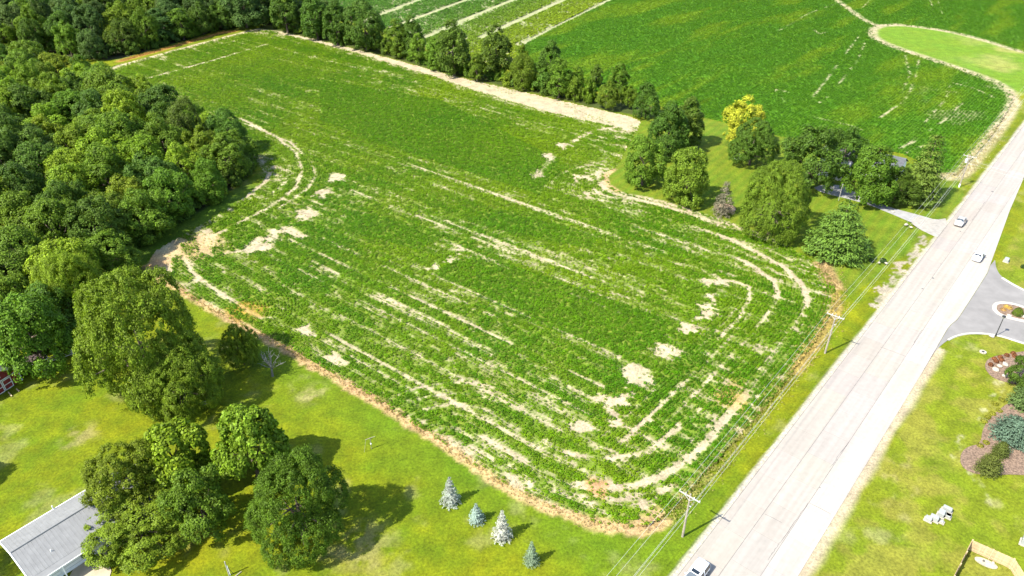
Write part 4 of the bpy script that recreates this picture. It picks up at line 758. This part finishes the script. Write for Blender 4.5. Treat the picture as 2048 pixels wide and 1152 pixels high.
# red barn
fd = (W(45, 759.5)-W(0, 789)); fd = fd/np.linalg.norm(fd); c0 = W(45, 759.5)
o = thing('red_barn', (*c0, 0), 'small red barn with white trimmed double doors at the wood edge', 'barn', None, math.atan2(fd[1], fd[0])); br = o
BW, BD, BE, BR = 6.4, 6.0, 2.35, 4.3          # front wall spans x -BW..0 at y=0, depth towards +y
m = MB(); m.box((-BW/2, BD/2, BE/2), (BW, BD, BE)); m.add([(-BW, 0, BE), (0, 0, BE), (-BW/2, 0, BR-.1), (-BW, BD, BE), (0, BD, BE), (-BW/2, BD, BR-.1)], [(0, 1, 2), (5, 4, 3), (0, 2, 5, 3), (1, 4, 5, 2)]); m.build('wall', REDW, br)
m = MB()
for s in (-1, 1):
    a = (-BW/2+s*(BW/2+.3)); m.add([(a, -.3, BE-.14), (a, BD+.3, BE-.14), (-BW/2, BD+.3, BR), (-BW/2, -.3, BR), (a, -.3, BE-.06), (a, BD+.3, BE-.06), (-BW/2, BD+.3, BR+.08), (-BW/2, -.3, BR+.08)], [(0, 1, 2, 3), (7, 6, 5, 4), (0, 1, 5, 4), (1, 2, 6, 5), (2, 3, 7, 6), (3, 0, 4, 7)])
rf = m.build('roof', GREYR, br); m = MB()
for s in (-1, 1): m.tube([(-BW/2+s*(BW/2+.3), -.33, BE-.06), (-BW/2, -.33, BR+.06)], .09, 4)
m.build('rake_trim', WHITE, rf)
for xx in (-.06, -BW+.06): MB().box((xx, -.03, BE/2), (.16, .10, BE)).build('corner_board', WHITE, br)
MB().box((-BW/2, -.05, 2.14), (BW-.5, .10, .14)).build('door_rail', WHITE, br)
for s, xc in ((0, -2.3), (1, -3.85)):
    dr = MB().box((xc, -.06, 1.02), (1.46, .06, 1.96)).build('door', REDW, br)
    for cx, cz, w, h in ((0, .06-.98+.02, 1.46, .13), (0, .98-.07, 1.46, .13), (-.67, 0, .12, 1.83), (.67, 0, .12, 1.83), (0, 0, 1.22, .11)): MB().box((xc+cx, -.105, 1.02+cz), (w, .035, h)).build('door_trim', WHITE, dr)
MB().box((-BW/2, -.06, 3.05), (.5, .08, .6)).build('loft_hatch', WHITE, br)
# red lean-to
A = W(97, 731); o = thing('lean_to', (*W(100, 731), 0), 'low red lean-to shelter with white trimmed roof edge beside the barn', 'shed', None, math.atan2(*(W(100, 731)-W(50, 752))[::-1])); lt = o
MB().box((-.9, .1, .75), (1.8, .12, 1.5)).build('wall', REDW, lt); MB().box((-3.2, 2.2, .85), (6.4, .12, 1.7)).build('wall', REDW, lt); MB().box((-.06, 1.1, .8), (.12, 2.0, 1.6)).build('wall', REDW, lt)
m = MB(); m.add([(-6.4, -.2, 1.55), (.15, -.2, 1.55), (.15, 2.4, 1.95), (-6.4, 2.4, 1.95), (-6.4, -.2, 1.62), (.15, -.2, 1.62), (.15, 2.4, 2.02), (-6.4, 2.4, 2.02)], [(3, 2, 1, 0), (4, 5, 6, 7), (0, 1, 5, 4), (1, 2, 6, 5), (2, 3, 7, 6), (3, 0, 4, 7)]); rf = m.build('roof', mat('shed_roof', (.075, .055, .05), .9, var=.3), lt)
MB().box((-3.1, -.24, 1.6), (6.5, .08, .12)).build('edge_trim', WHITE, rf); MB().box((.18, 1.1, 1.78), (.07, 2.6, .12)).build('edge_trim', WHITE, rf); MB().box((.02, 0, .8), (.12, .12, 1.6)).build('corner_board', WHITE, lt); MB().box((-.9, .0, .1), (1.8, .06, .12)).build('base_trim', WHITE, lt)
for xp in (-2.9, -4.9): MB().box((xp, 0, .78), (.12, .12, 1.55)).build('post', WHITE, lt)
# white rail fence
A = W(101, 726); B = W(190, 697); d_ = B-A; ln = np.linalg.norm(d_); o = thing('rail_fence', (*A, 0), 'white three-rail fence running from the lean-to under the trees', 'fence', None, math.atan2(d_[1], d_[0])); RW = mat('weathered_white', (.50, .49, .46), .75, var=.15)
for i in range(5): MB().box((i*ln/4, 0, .65), (.13, .13, 1.3)).build('post', RW, o)
for z in (.42, .78, 1.14): MB().box((ln/2, -.09, z), (ln, .04, .13)).build('rail', RW, o)
for (u, v, u2, v2, l_) in ((33, 778, 38, 783, 'short pale timber lying on the lawn, right of the pair by the barn'), (17, 785, 24, 793, 'longer pale timber lying on the lawn, left of the pair by the barn')):
    A = W(u, v); B = W(u2, v2); tag(MB().box((0, 0, .06), (np.linalg.norm(B-A), .16, .12)).build('timber', mat('tan_timber', ()), None, (*((A+B)/2), 0), math.atan2(*(B-A)[::-1])), l_, 'timber', 'timbers by the barn')
# white house under the lot trees
o = thing('white_house', (92.5, 181.5, 0), 'white house with grey shingle roof mostly hidden by trees', 'house', None, math.atan2(DR[1], DR[0])+math.pi); hs = o
HL, HD, HE, HRr = 19.0, 9.0, 2.9, 5.2; WALLW = mat('white_siding', (.72, .72, .70), .7, var=.06)
m = MB(); m.box((0, 0, HE/2), (HL, HD, HE)); m.add([(-HL/2, -HD/2, HE), (-HL/2, HD/2, HE), (-HL/2, 0, HRr-.1), (HL/2, -HD/2, HE), (HL/2, HD/2, HE), (HL/2, 0, HRr-.1)], [(0, 1, 2), (5, 4, 3), (0, 2, 5, 3), (1, 4, 5, 2)]); m.build('wall', WALLW, hs)
m = MB()
for s in (-1, 1): m.add([(-HL/2-.4, s*(HD/2+.5), HE-.2), (HL/2+.4, s*(HD/2+.5), HE-.2), (HL/2+.4, 0, HRr), (-HL/2-.4, 0, HRr), (-HL/2-.4, s*(HD/2+.5), HE-.08), (HL/2+.4, s*(HD/2+.5), HE-.08), (HL/2+.4, 0, HRr+.12), (-HL/2-.4, 0, HRr+.12)], [(0, 1, 2, 3), (7, 6, 5, 4), (0, 1, 5, 4), (1, 2, 6, 5), (2, 3, 7, 6), (3, 0, 4, 7)])
rf = m.build('roof', GREYR, hs); MB().box((3, .8, 5.2), (.8, .8, 1.4)).build('chimney', mat('chimney_brick', (.28, .14, .10), .9, var=.3, scale=5), rf)
for xx in (-7, -3.6, 2.2, 6.2):
    w_ = MB().box((xx, -HD/2-.02, 1.6), (1.3, .08, 1.2)).build('window', WHITE, hs); MB().box((xx, -HD/2-.07, 1.6), (1.1, .03, 1.0)).build('pane', DARKG, w_)
d_ = MB().box((-.6, -HD/2-.03, 1.05), (1.0, .08, 2.1)).build('door', mat('door_green', (.05, .10, .09), .5), hs); MB().box((-.25, -HD/2-.1, 1.0), (.06, .06, .1)).build('handle', TRIM, d_)
o = thing('garage', (83.8, 177.6, 0), 'white garage with pale roof edge seen between the lot trees', 'garage', None, math.atan2(DR[1], DR[0])+math.pi)
MB().box((0, 0, 1.4), (7, 6.4, 2.8)).build('wall', WALLW, o); m = MB()
for s in (-1, 1): m.add([(-3.8, s*3.6, 2.65), (3.8, s*3.6, 2.65), (3.8, 0, 4.2), (-3.8, 0, 4.2), (-3.8, s*3.6, 2.75), (3.8, s*3.6, 2.75), (3.8, 0, 4.3), (-3.8, 0, 4.3)], [(0, 1, 2, 3), (7, 6, 5, 4), (0, 1, 5, 4), (1, 2, 6, 5), (2, 3, 7, 6), (3, 0, 4, 7)])
m.build('roof', mat('pale_roof', (.20, .205, .21), .8, var=.1), o); MB().box((0, -3.22, 1.1), (4.8, .08, 2.2)).build('garage_door', WHITE, o); MB().box((-2.4, -3.24, 1.1), (.12, .1, 2.3)).build('door_trim', TRIM, o)
o = thing('well_house', (*W(1475, 318), 0), 'small grey roofed well house below the yellow tree', 'well house', None, .4); MB().box((0, 0, .6), (1.3, 1.3, 1.2)).build('wall', mat('weathered_grey', (.33, .31, .29), .85, var=.2), o)
m = MB(); m.add([(-.9, -.9, 1.15), (.9, -.9, 1.15), (.9, .9, 1.15), (-.9, .9, 1.15), (0, 0, 1.9)], [(3, 2, 1, 0), (0, 1, 4), (1, 2, 4), (2, 3, 4), (3, 0, 4)]); m.build('roof', GREYR, o)
# privacy fence, lower right
FENCE = mat('cedar_board', (.42, .30, .16), .8, var=.18, scale=2.5, objcol=True); FH = 1.8
fc = W(1945, 1080, FH); ends = [W(1898, 1172, FH), W(2030, 1118, FH), W(2062, 1168, FH)]
o = thing('board_fence', (*fc, 0), 'tan cedar privacy fence enclosing the yard at the lower right corner', 'fence')
bd = MB().box((0, 0, FH/2), (.142, .03, FH)).mesh('board', FENCE)
for a, e in ((fc, ends[0]), (fc, ends[1]), (ends[1], ends[2])):
    d_ = e-a; ln = np.linalg.norm(d_); an = math.atan2(d_[1], d_[0]); k = int(ln/.15)
    for i in range(k):
        q = a-fc+d_/ln*(i+.5)*.15; b2 = link('board', bd, o, (*q, random.uniform(-.03, .02)), an); t_ = random.uniform(.85, 1.15); b2.color = (.42*t_, .30*t_, .165*t_, 1)
    nn = np.array([-d_[1], d_[0]])/ln*.05*(1 if a is fc and e is ends[0] else -1); mid = a-fc+d_/2
    for z in (.35, 1.5):
        rl = MB().box((0, 0, 0), (ln, .05, .09)).build('rail', FENCE, o, (*(mid+nn), z), an); rl.color = (.40, .29, .16, 1)
    for i in range(int(ln/2.4)+2):
        q = a-fc+d_/ln*min(i*2.4, ln)+nn*1.5; ps_ = MB().box((0, 0, .95), (.10, .10, 1.95)).build('post', FENCE, o, (*q, 0), an); ps_.color = (.45, .33, .19, 1)
o = thing('stone_ring', (*W(1972, 1126), 0), 'pale oval stone pad inside the cedar fence', 'stone pad', None, -.6); m = MB(); m.prism([(1.3*math.cos(k*.3142), .6*math.sin(k*.3142)) for k in range(20)], -.05, .07); m.build('pad', ROCK, o)
MB().dome((.7, .35, .06), .22, .35, 8, 3).build('stone', ROCK, o); MB().dome((-.3, .1, .06), .15, .2, 8, 3).build('stone', mat('dark_stone', (.08, .08, .07)), o)
# utility cabinets
CAB = mat('cabinet_offwhite', (.26, .27, .25), .5, var=.06)
def cabinet(u, v, s, rot, label, nm='utility_cabinet'):
    o = thing(nm, (*W(u, v), 0), label, 'cabinet', 'utility cabinets on the right lawn', rot); MB().box((0, 0, .04), (s[0]+.3, s[1]+.3, .12)).build('base', ROCK, o)
    MB().box((0, 0, s[2]*.42+.1), (s[0], s[1], s[2]*.84)).build('body', CAB, o, bevel=.03); MB().box((0, 0, s[2]*.94), (s[0]+.08, s[1]+.08, s[2]*.2), 0, .86).build('lid', CAB, o, bevel=.02); MB().box((0, -s[1]/2-.012, s[2]*.5), (.05, .03, .2)).build('latch', TRIM, o); return o
cabinet(1856, 1040, (.60, .75, .55), RANG, 'low white utility box at the left of the lawn group'); cabinet(1867, 1040, (.5, 1.0, .8), RANG, 'taller white utility cabinet, second of the lawn group'); cabinet(1881, 1031, (.85, .75, .85), RANG, 'biggest white utility cabinet in the middle of the lawn group'); cabinet(1893, 1022, (.45, 1.1, .75), RANG, 'narrow white utility cabinet at the far end of the lawn group'); cabinet(1895, 1034, (.55, .6, .5), RANG, 'low white utility box at the right of the lawn group'); cabinet(1883, 1045, (.38, .38, .3), RANG, 'tiny white pedestal in front of the lawn group')
cabinet(2012, 523, (1.0, .8, .8), RANG, 'white utility box on the grass above the entrance'); cabinet(2052, 1088, (1.1, 1.2, 1.3), RANG, 'white cabinet at the right picture edge above the fence')
o = thing('drain_ring', (*W(1966, 704), 0), 'pale drain ring with dark centre in the lawn by the red plants', 'drain'); MB().tube([(0, 0, -.1), (0, 0, .10)], .55, 16).build('ring', ROCK, o); MB().tube([(0, 0, .10), (0, 0, .13)], .24, 10).build('lid', mat('iron', (.03, .03, .03), .6), o)
# lamp post
h = 4.3; o = thing('lamp_post', (*W(1991, 672), 0), 'black lamp post at the kerb of the entrance drive', 'lamp post'); BLK = mat('black_metal', (.02, .022, .022), .45, var=.1)
MB().tube([(0, 0, 0), (0, 0, .5), (0, 0, .55), (0, 0, h-.4)], [.14, .12, .08, .06], 10).build('pole', BLK, o); MB().tube([(0, 0, h-.4), (0, 0, h-.3), (0, 0, h)], [.08, .2, .26], 8).build('lantern', mat('lantern_glass', (.25, .25, .2), .3), o); MB().dome((0, 0, h), .36, .22, 10, 3).build('cap', BLK, o)
# small yard things
o = thing('yard_sign', (*W(411, 812), 0), 'small white box on a stake in the tree shade of the yard', 'box', None, .6); MB().box((0, 0, .62), (.75, .5, .35)).build('body', CAB, o); MB().box((0, 0, .22), (.08, .08, .44)).build('stake', BARK, o); MB().box((0, -.26, .62), (.5, .02, .05)).build('slot', TRIM, o)
h = top_height(743, 897, 868); o = thing('clothesline_post', (*W(743, 897), 0), 'thin pale T-shaped clothesline post on the sunlit lawn', 'post', None, .5); PALE = mat('pale_post', (.26, .23, .16), .8, var=.15)
MB().tube([(0, 0, -.1), (0, 0, 2.2)], .05, 6).build('post', PALE, o); MB().box((0, 0, 2.12), (1.5, .07, .07)).build('crossbar', PALE, o); MB().tube([(-.65, 0, 2.12), (-1.2, -.2, .0)], .025, 5).build('brace', PALE, o); MB().dome((0, 0, .95), .13, .2, 8, 3).build('bracket', WHITE, o)
o = thing('grey_post', (*W(458, 1150), 0), 'weathered grey post with a leaning white pole at the bottom lawn edge', 'stake', None, .2)  # unidentified upright thing, built as a grey post with a leaning pole
MB().tube([(0, 0, -.1), (0, 0, 2.6)], .07, 6).build('post', mat('weathered_grey', ()), o); MB().tube([(.16, 0, 0), (.12, 0, 1.8)], .05, 6).build('post', WHITE, o); MB().tube([(.6, 0, 0), (.14, 0, 1.5)], .03, 5).build('brace', BLK, o); MB().box((.9, -.3, .05), (1.5, .1, .08), .7).build('plank', PALE, o)
# shrubs near the road on the house lot
for i, (u, v, r, lab) in enumerate([(1742, 522, .55, 'dark little shrub by the roadside lawn wires, left'), (1766, 522, .7, 'dark little shrub by the roadside lawn wires, right')]): leafball('p', (*W(u, v), 0), r, .6, (.02, .045, .012), lab, 80+i, 420, .16, 'small shrubs on the roadside lawn')
for u, v, r, lab in [(1758, 526, .3, 'small white stone between the two dark roadside shrubs'), (1772, 527, .35, 'small white stone right of the dark roadside shrubs'), (1812, 450, .45, 'white stone by the driveway mouth, upper'), (1822, 455, .35, 'white stone by the driveway mouth, lower'), (1786, 424, .4, 'pale stone in the shade at the driveway edge')]: rock(u, v, r, lab, 'stones along the house lot')
h_ = 4.2; o = thing('yard_light', (*W(1677, 401), 0), 'thin grey yard light pole over the driveway', 'light pole'); MB().tube([(0, 0, -.1), (0, 0, h_)], .06, 6).build('pole', mat('weathered_grey', ()), o); MB().box((0, 0, h_+.05), (.3, .2, .16)).build('lamp_head', CAB, o)
leafball('p', (*W(2046, 535), 0), .5, .7, (.03, .06, .012), 'little dark shrub at the right edge above the entrance', 95, 300, .16)

# ------------------------------------------------------------------ power line
WOODP = mat('pole_wood', (.25, .215, .165), .85, var=.15, scale=2); ARM = mat('arm_wood', (.34, .32, .28), .8, var=.12); INS = mat('insulator', (.5, .5, .48), .3); WIRE = mat('wire_aluminium', (.42, .42, .38), .45, var=.05); TRF = mat('transformer_grey', (.52, .53, .53), .45, var=.06)
def upole(u, v, h, label, transformer=False, lean=0):
    p_ = W(u, v); o = thing('utility_pole', (*p_, 0), label, 'utility pole', 'utility poles along the road', RANG-math.pi/2)      # local x across the road
    MB().tube([(0, 0, -.3), (0, 0, h*.5), (lean, 0, h)], [.17, .14, .11], 10).build('pole', WOODP, o); a = MB().box((lean, -.14, h-.35), (2.9, .12, .13)).build('crossarm', ARM, o)
    for s in (-1, 1): MB().tube([(lean+s*.75, -.16, h-.38), (lean, -.16, h-1.0)], .025, 4).build('brace', TRF, a)
    for xx in (-1.38, -.55, .6, 1.38): MB().tube([(lean+xx, -.14, h-.29), (lean+xx, -.14, h-.13), (lean+xx, -.14, h-.05)], [.06, .08, .04], 8).build('insulator', INS, a)
    MB().tube([(lean+.14, 0, h-2.1), (lean+.35, 0, h-2.1)], .04, 5).build('bracket', TRF, o)
    if transformer:
        t_ = MB().tube([(-.42, 0, h-2.1), (-.42, 0, h-2.05), (-.42, 0, h-1.15), (-.42, 0, h-1.05)], [.24, .28, .28, .2], 12).build('transformer', TRF, o); MB().tube([(-.42, .1, h-1.05), (-.42, .1, h-.85)], .05, 6).build('bushing', INS, t_); MB().tube([(0, 0, 0), (.0, -.0, .9)], .185, 10).build('base_wrap', WHITE, o)
    return np.array([*p_, h])
P1 = upole(1365, 1073, 8.1, 'weathered utility pole nearest the camera, beside the white utility vehicle'); P2 = upole(1650, 706, 8.3, 'utility pole at the crop field corner, middle of the three'); P3 = upole(1918, 374, 8.6, 'utility pole carrying a transformer, beside the tall conifer', True)
def wire(xo, dz, label):
    bs = [P1, P2, P3]; dvec = np.array([*(RD*52), 0]); pts = [P1-dvec, P1, P2, P3, P3+np.array([*(RD*80), 0])]; path = []
    for a, b in zip(pts[:-1], pts[1:]):
        for t in np.linspace(0, 1, 15)[:-1]:
            q = a+(b-a)*t; sp = np.linalg.norm(b-a); sag = 4*t*(1-t)*sp*sp*.00011; path.append((q[0]+RQ[0]*xo, q[1]+RQ[1]*xo, (a[2]+(b[2]-a[2])*t)+dz-sag))
    tag(MB().tube(path, .013, 5).build('power_wire', WIRE), label, 'wire', 'overhead wires along the road')
for xo, dz, lab in ((-1.38, -.05, 'overhead wire on the field end of the crossarms'), (-.55, -.05, 'overhead wire second from the field on the crossarms'), (1.38, -.05, 'overhead wire on the road end of the crossarms'), (.36, -2.1, 'lower overhead wire on the road face of the poles'), (.05, -2.7, 'lowest overhead wire on the poles')): wire(xo, dz, lab)
for i, (a, b) in enumerate((((.3, -2.0), (1.0, 30)), ((.1, -1.2), (0.2, 30)))):
    A = P3+np.array([0, 0, a[1]]); B = A+np.array([*(RQ*32), -.6+i*.4]); path = [(*(A[:2]+(B[:2]-A[:2])*t), A[2]+(B[2]-A[2])*t-4*t*(1-t)*.7) for t in np.linspace(0, 1, 14)]
    tag(MB().tube(path, .013, 5).build('service_wire', WIRE), ('lower' if i == 0 else 'upper')+' service wire crossing the road from the transformer pole', 'wire', 'service wires over the road')

# ------------------------------------------------------------------ vehicles
TYRE = mat('tyre_rubber', (.025, .025, .025), .85); RIM = mat('alloy_rim', (.45, .45, .46), .35, .7, var=.05); CGLASS = mat('car_glass', (.015, .02, .025), .06, var=.05, spec=.9); SKYG = mat('windscreen', (.03, .045, .055), .05, var=.05, spec=1.0)
HEADL = mat('headlamp', (.7, .7, .7), .1, var=.02); TAILL = mat('tail_lamp', (.35, .02, .02), .25)
def car(pos, ang, paint, label, L=4.6, Wc=1.84, H=1.48, kind='sedan', sunroof=False, name='car'):
    o = thing(name, (*pos, .06), label, 'car', 'cars on the road', ang); h = Wc/2
    if kind == 'suv': prof = [(-.50, .62, .90), (-.485, .92, 1.0), (-.44, 1.60, .80), (-.36, 1.70, .80), (.02, 1.70, .82), (.11, 1.66, .82), (.24, 1.06, .94), (.30, 1.02, .97), (.44, .92, .95), (.49, .74, .90), (.50, .58, .86)]
    else: prof = [(-.50, .60, .88), (-.485, .92, .95), (-.38, 1.0, .95), (-.33, 1.02, .93), (-.20, 1.40, .74), (-.10, 1.46, .74), (.06, 1.45, .75), (.10, 1.41, .76), (.23, .98, .92), (.30, .95, .95), (.45, .80, .93), (.49, .68, .88), (.50, .55, .84)]
    k = H/max(p_[1] for p_ in prof); v = []; f = []; sec = []
    for x, z, w in prof:
        z *= k; belt = min(z, .93*k); wl = h*(.98 if abs(x) < .45 else .90)
        s = [(0, .22), (wl*.90, .22), (wl, .45), (wl, belt*.8), (wl*.97, belt), (h*w*.97 if z > belt+.05 else wl*.93, z-.03), (h*w*.80, z), (0, z+.015)]; sec.append((x*L, s)); v += [(x*L, y, zz) for y, zz in s]+[(x*L, -y, zz) for y, zz in s[1:-1][::-1]]
    n = 14
    for i in range(len(prof)-1):
        for q in range(n): f.append((i*n+q, i*n+(q+1) % n, (i+1)*n+(q+1) % n, (i+1)*n+q))
    f.append(tuple(range(n))); f.append(tuple((len(prof)-1)*n+q for q in range(n))[::-1])
    body = MB().add(v, f).build('body', paint, o, smooth_=False, bevel=0)
    for p_ in body.data.polygons: p_.use_smooth = True
    def glass(quad, nm, m=CGLASS, par=o):
        q = [Vector(c_) for c_ in quad]; nr = (q[1]-q[0]).cross(q[3]-q[0]).normalized(); ce = sum(q, Vector())/4
        if nr.dot(ce-Vector((ce.x, 0, .5))) < 0 and abs(nr.y) > .3: nr = -nr
        if nr.z < 0 and abs(nr.y) <= .3: nr = -nr
        q = [ce+(c_-ce)*.93 for c_ in q]; m_ = MB().add([c_+nr*.022 for c_ in q]+[c_-nr*.02 for c_ in q], [(0, 1, 2, 3), (7, 6, 5, 4), (0, 1, 5, 4), (1, 2, 6, 5), (2, 3, 7, 6), (3, 0, 4, 7)]); return m_.build(nm, m, par)
    def P_(i, j, s=1): x, s_ = sec[i]; return (x, s*s_[j][0], s_[j][1])
    iw, il, rb, rt = (5, 6, 1, 2) if kind == 'suv' else (7, 8, 3, 4)
    glass([P_(il, 5), P_(iw, 6), P_(iw, 6, -1), P_(il, 5, -1)], 'windscreen', SKYG); glass([P_(rb, 5), P_(rt, 6), P_(rt, 6, -1), P_(rb, 5, -1)], 'rear_window')
    for s in (-1, 1):
        segs = ([(2, 3), (3, 4), (4, 5)] if kind == 'suv' else [(4, 5), (5, 6), (6, 7)])
        a, b = segs[0][0], segs[-1][1]; mid = segs[1][0]+0
        xa, xb = sec[a][0], sec[b][0]; zb = .95*k; zt = P_(mid, 5)[2]-.02; yb = P_(mid, 4)[1]; yt = P_(mid, 5)[1]; xm = xa*.42+xb*.58
        for (x0, x1) in ((xa+.05, xm-.04), (xm+.04, xb+.28)): glass([(x0 - (.10 if x0 == xa+.05 else 0), s*yb, zb), (x1+(.18 if x1 > xb else 0), s*yb, zb), (x1-(.12 if x1 > xb else 0), s*yt, zt), (x0, s*yt, zt)], 'side_window')
        for xw in (-.31, .31):
            wh = MB().tube([(xw*L, s*(h-.20), .32), (xw*L, s*(h+.005), .32)], .33, 16).build('wheel', TYRE, o); MB().tube([(xw*L, s*(h-.02), .32), (xw*L, s*(h+.02), .32)], .2, 12).build('rim', RIM, wh)
        MB().box((.488*L, s*h*.62, .66*k), (.10, h*.42, .13)).build('headlight', HEADL, o); MB().box((-.489*L, s*h*.68, .78*k), (.10, h*.34, .14)).build('tail_light', TAILL, o); MB().box((.16*L, s*(h+.09), 1.0*k), (.12, .18, .12)).build('mirror', paint, o)
    if sunroof: MB().box((.045*L, 0, H+.012), (.55, 1.0, .03)).build('sunroof', CGLASS, o)
    if kind == 'suv':
        for s in (-1, 1): MB().tube([(-.38*L, s*h*.66, H+.03), (0, s*h*.68, H+.05)], .025, 5).build('roof_rail', BLK, o)
    return o
PW = mat('car_paint_white', (.72, .73, .74), .25, var=.02, coat=.6); PS = mat('car_paint_silver', (.40, .375, .35), .3, .2, var=.03, coat=.5); PB = mat('car_paint_black', (.02, .02, .024), .25, var=.05, coat=.6)
SW = math.atan2(-RD[1], -RD[0])
rear = W(1409, 1121, 1.5); car(rear-RD*2.1, SW, PW, 'white sport utility car with dark sunroof at the bottom of the road', 4.7, 1.9, 1.7, 'suv', True, 'utility_car')
car(W(1957, 512, .6), RANG, PW, 'white car driving away in the right lane beside the entrance', 4.3, 1.8, 1.45); car(W(1921, 443, .6), SW, PS, 'pale silver car coming down the left lane by the driveway', 4.5, 1.84, 1.46)
car(road_pt(float(np.array(W(2050, 264, .6))@RD), -15.6), RANG, PB, 'dark car at the right picture edge up the road', 4.4, 1.8, 1.45)
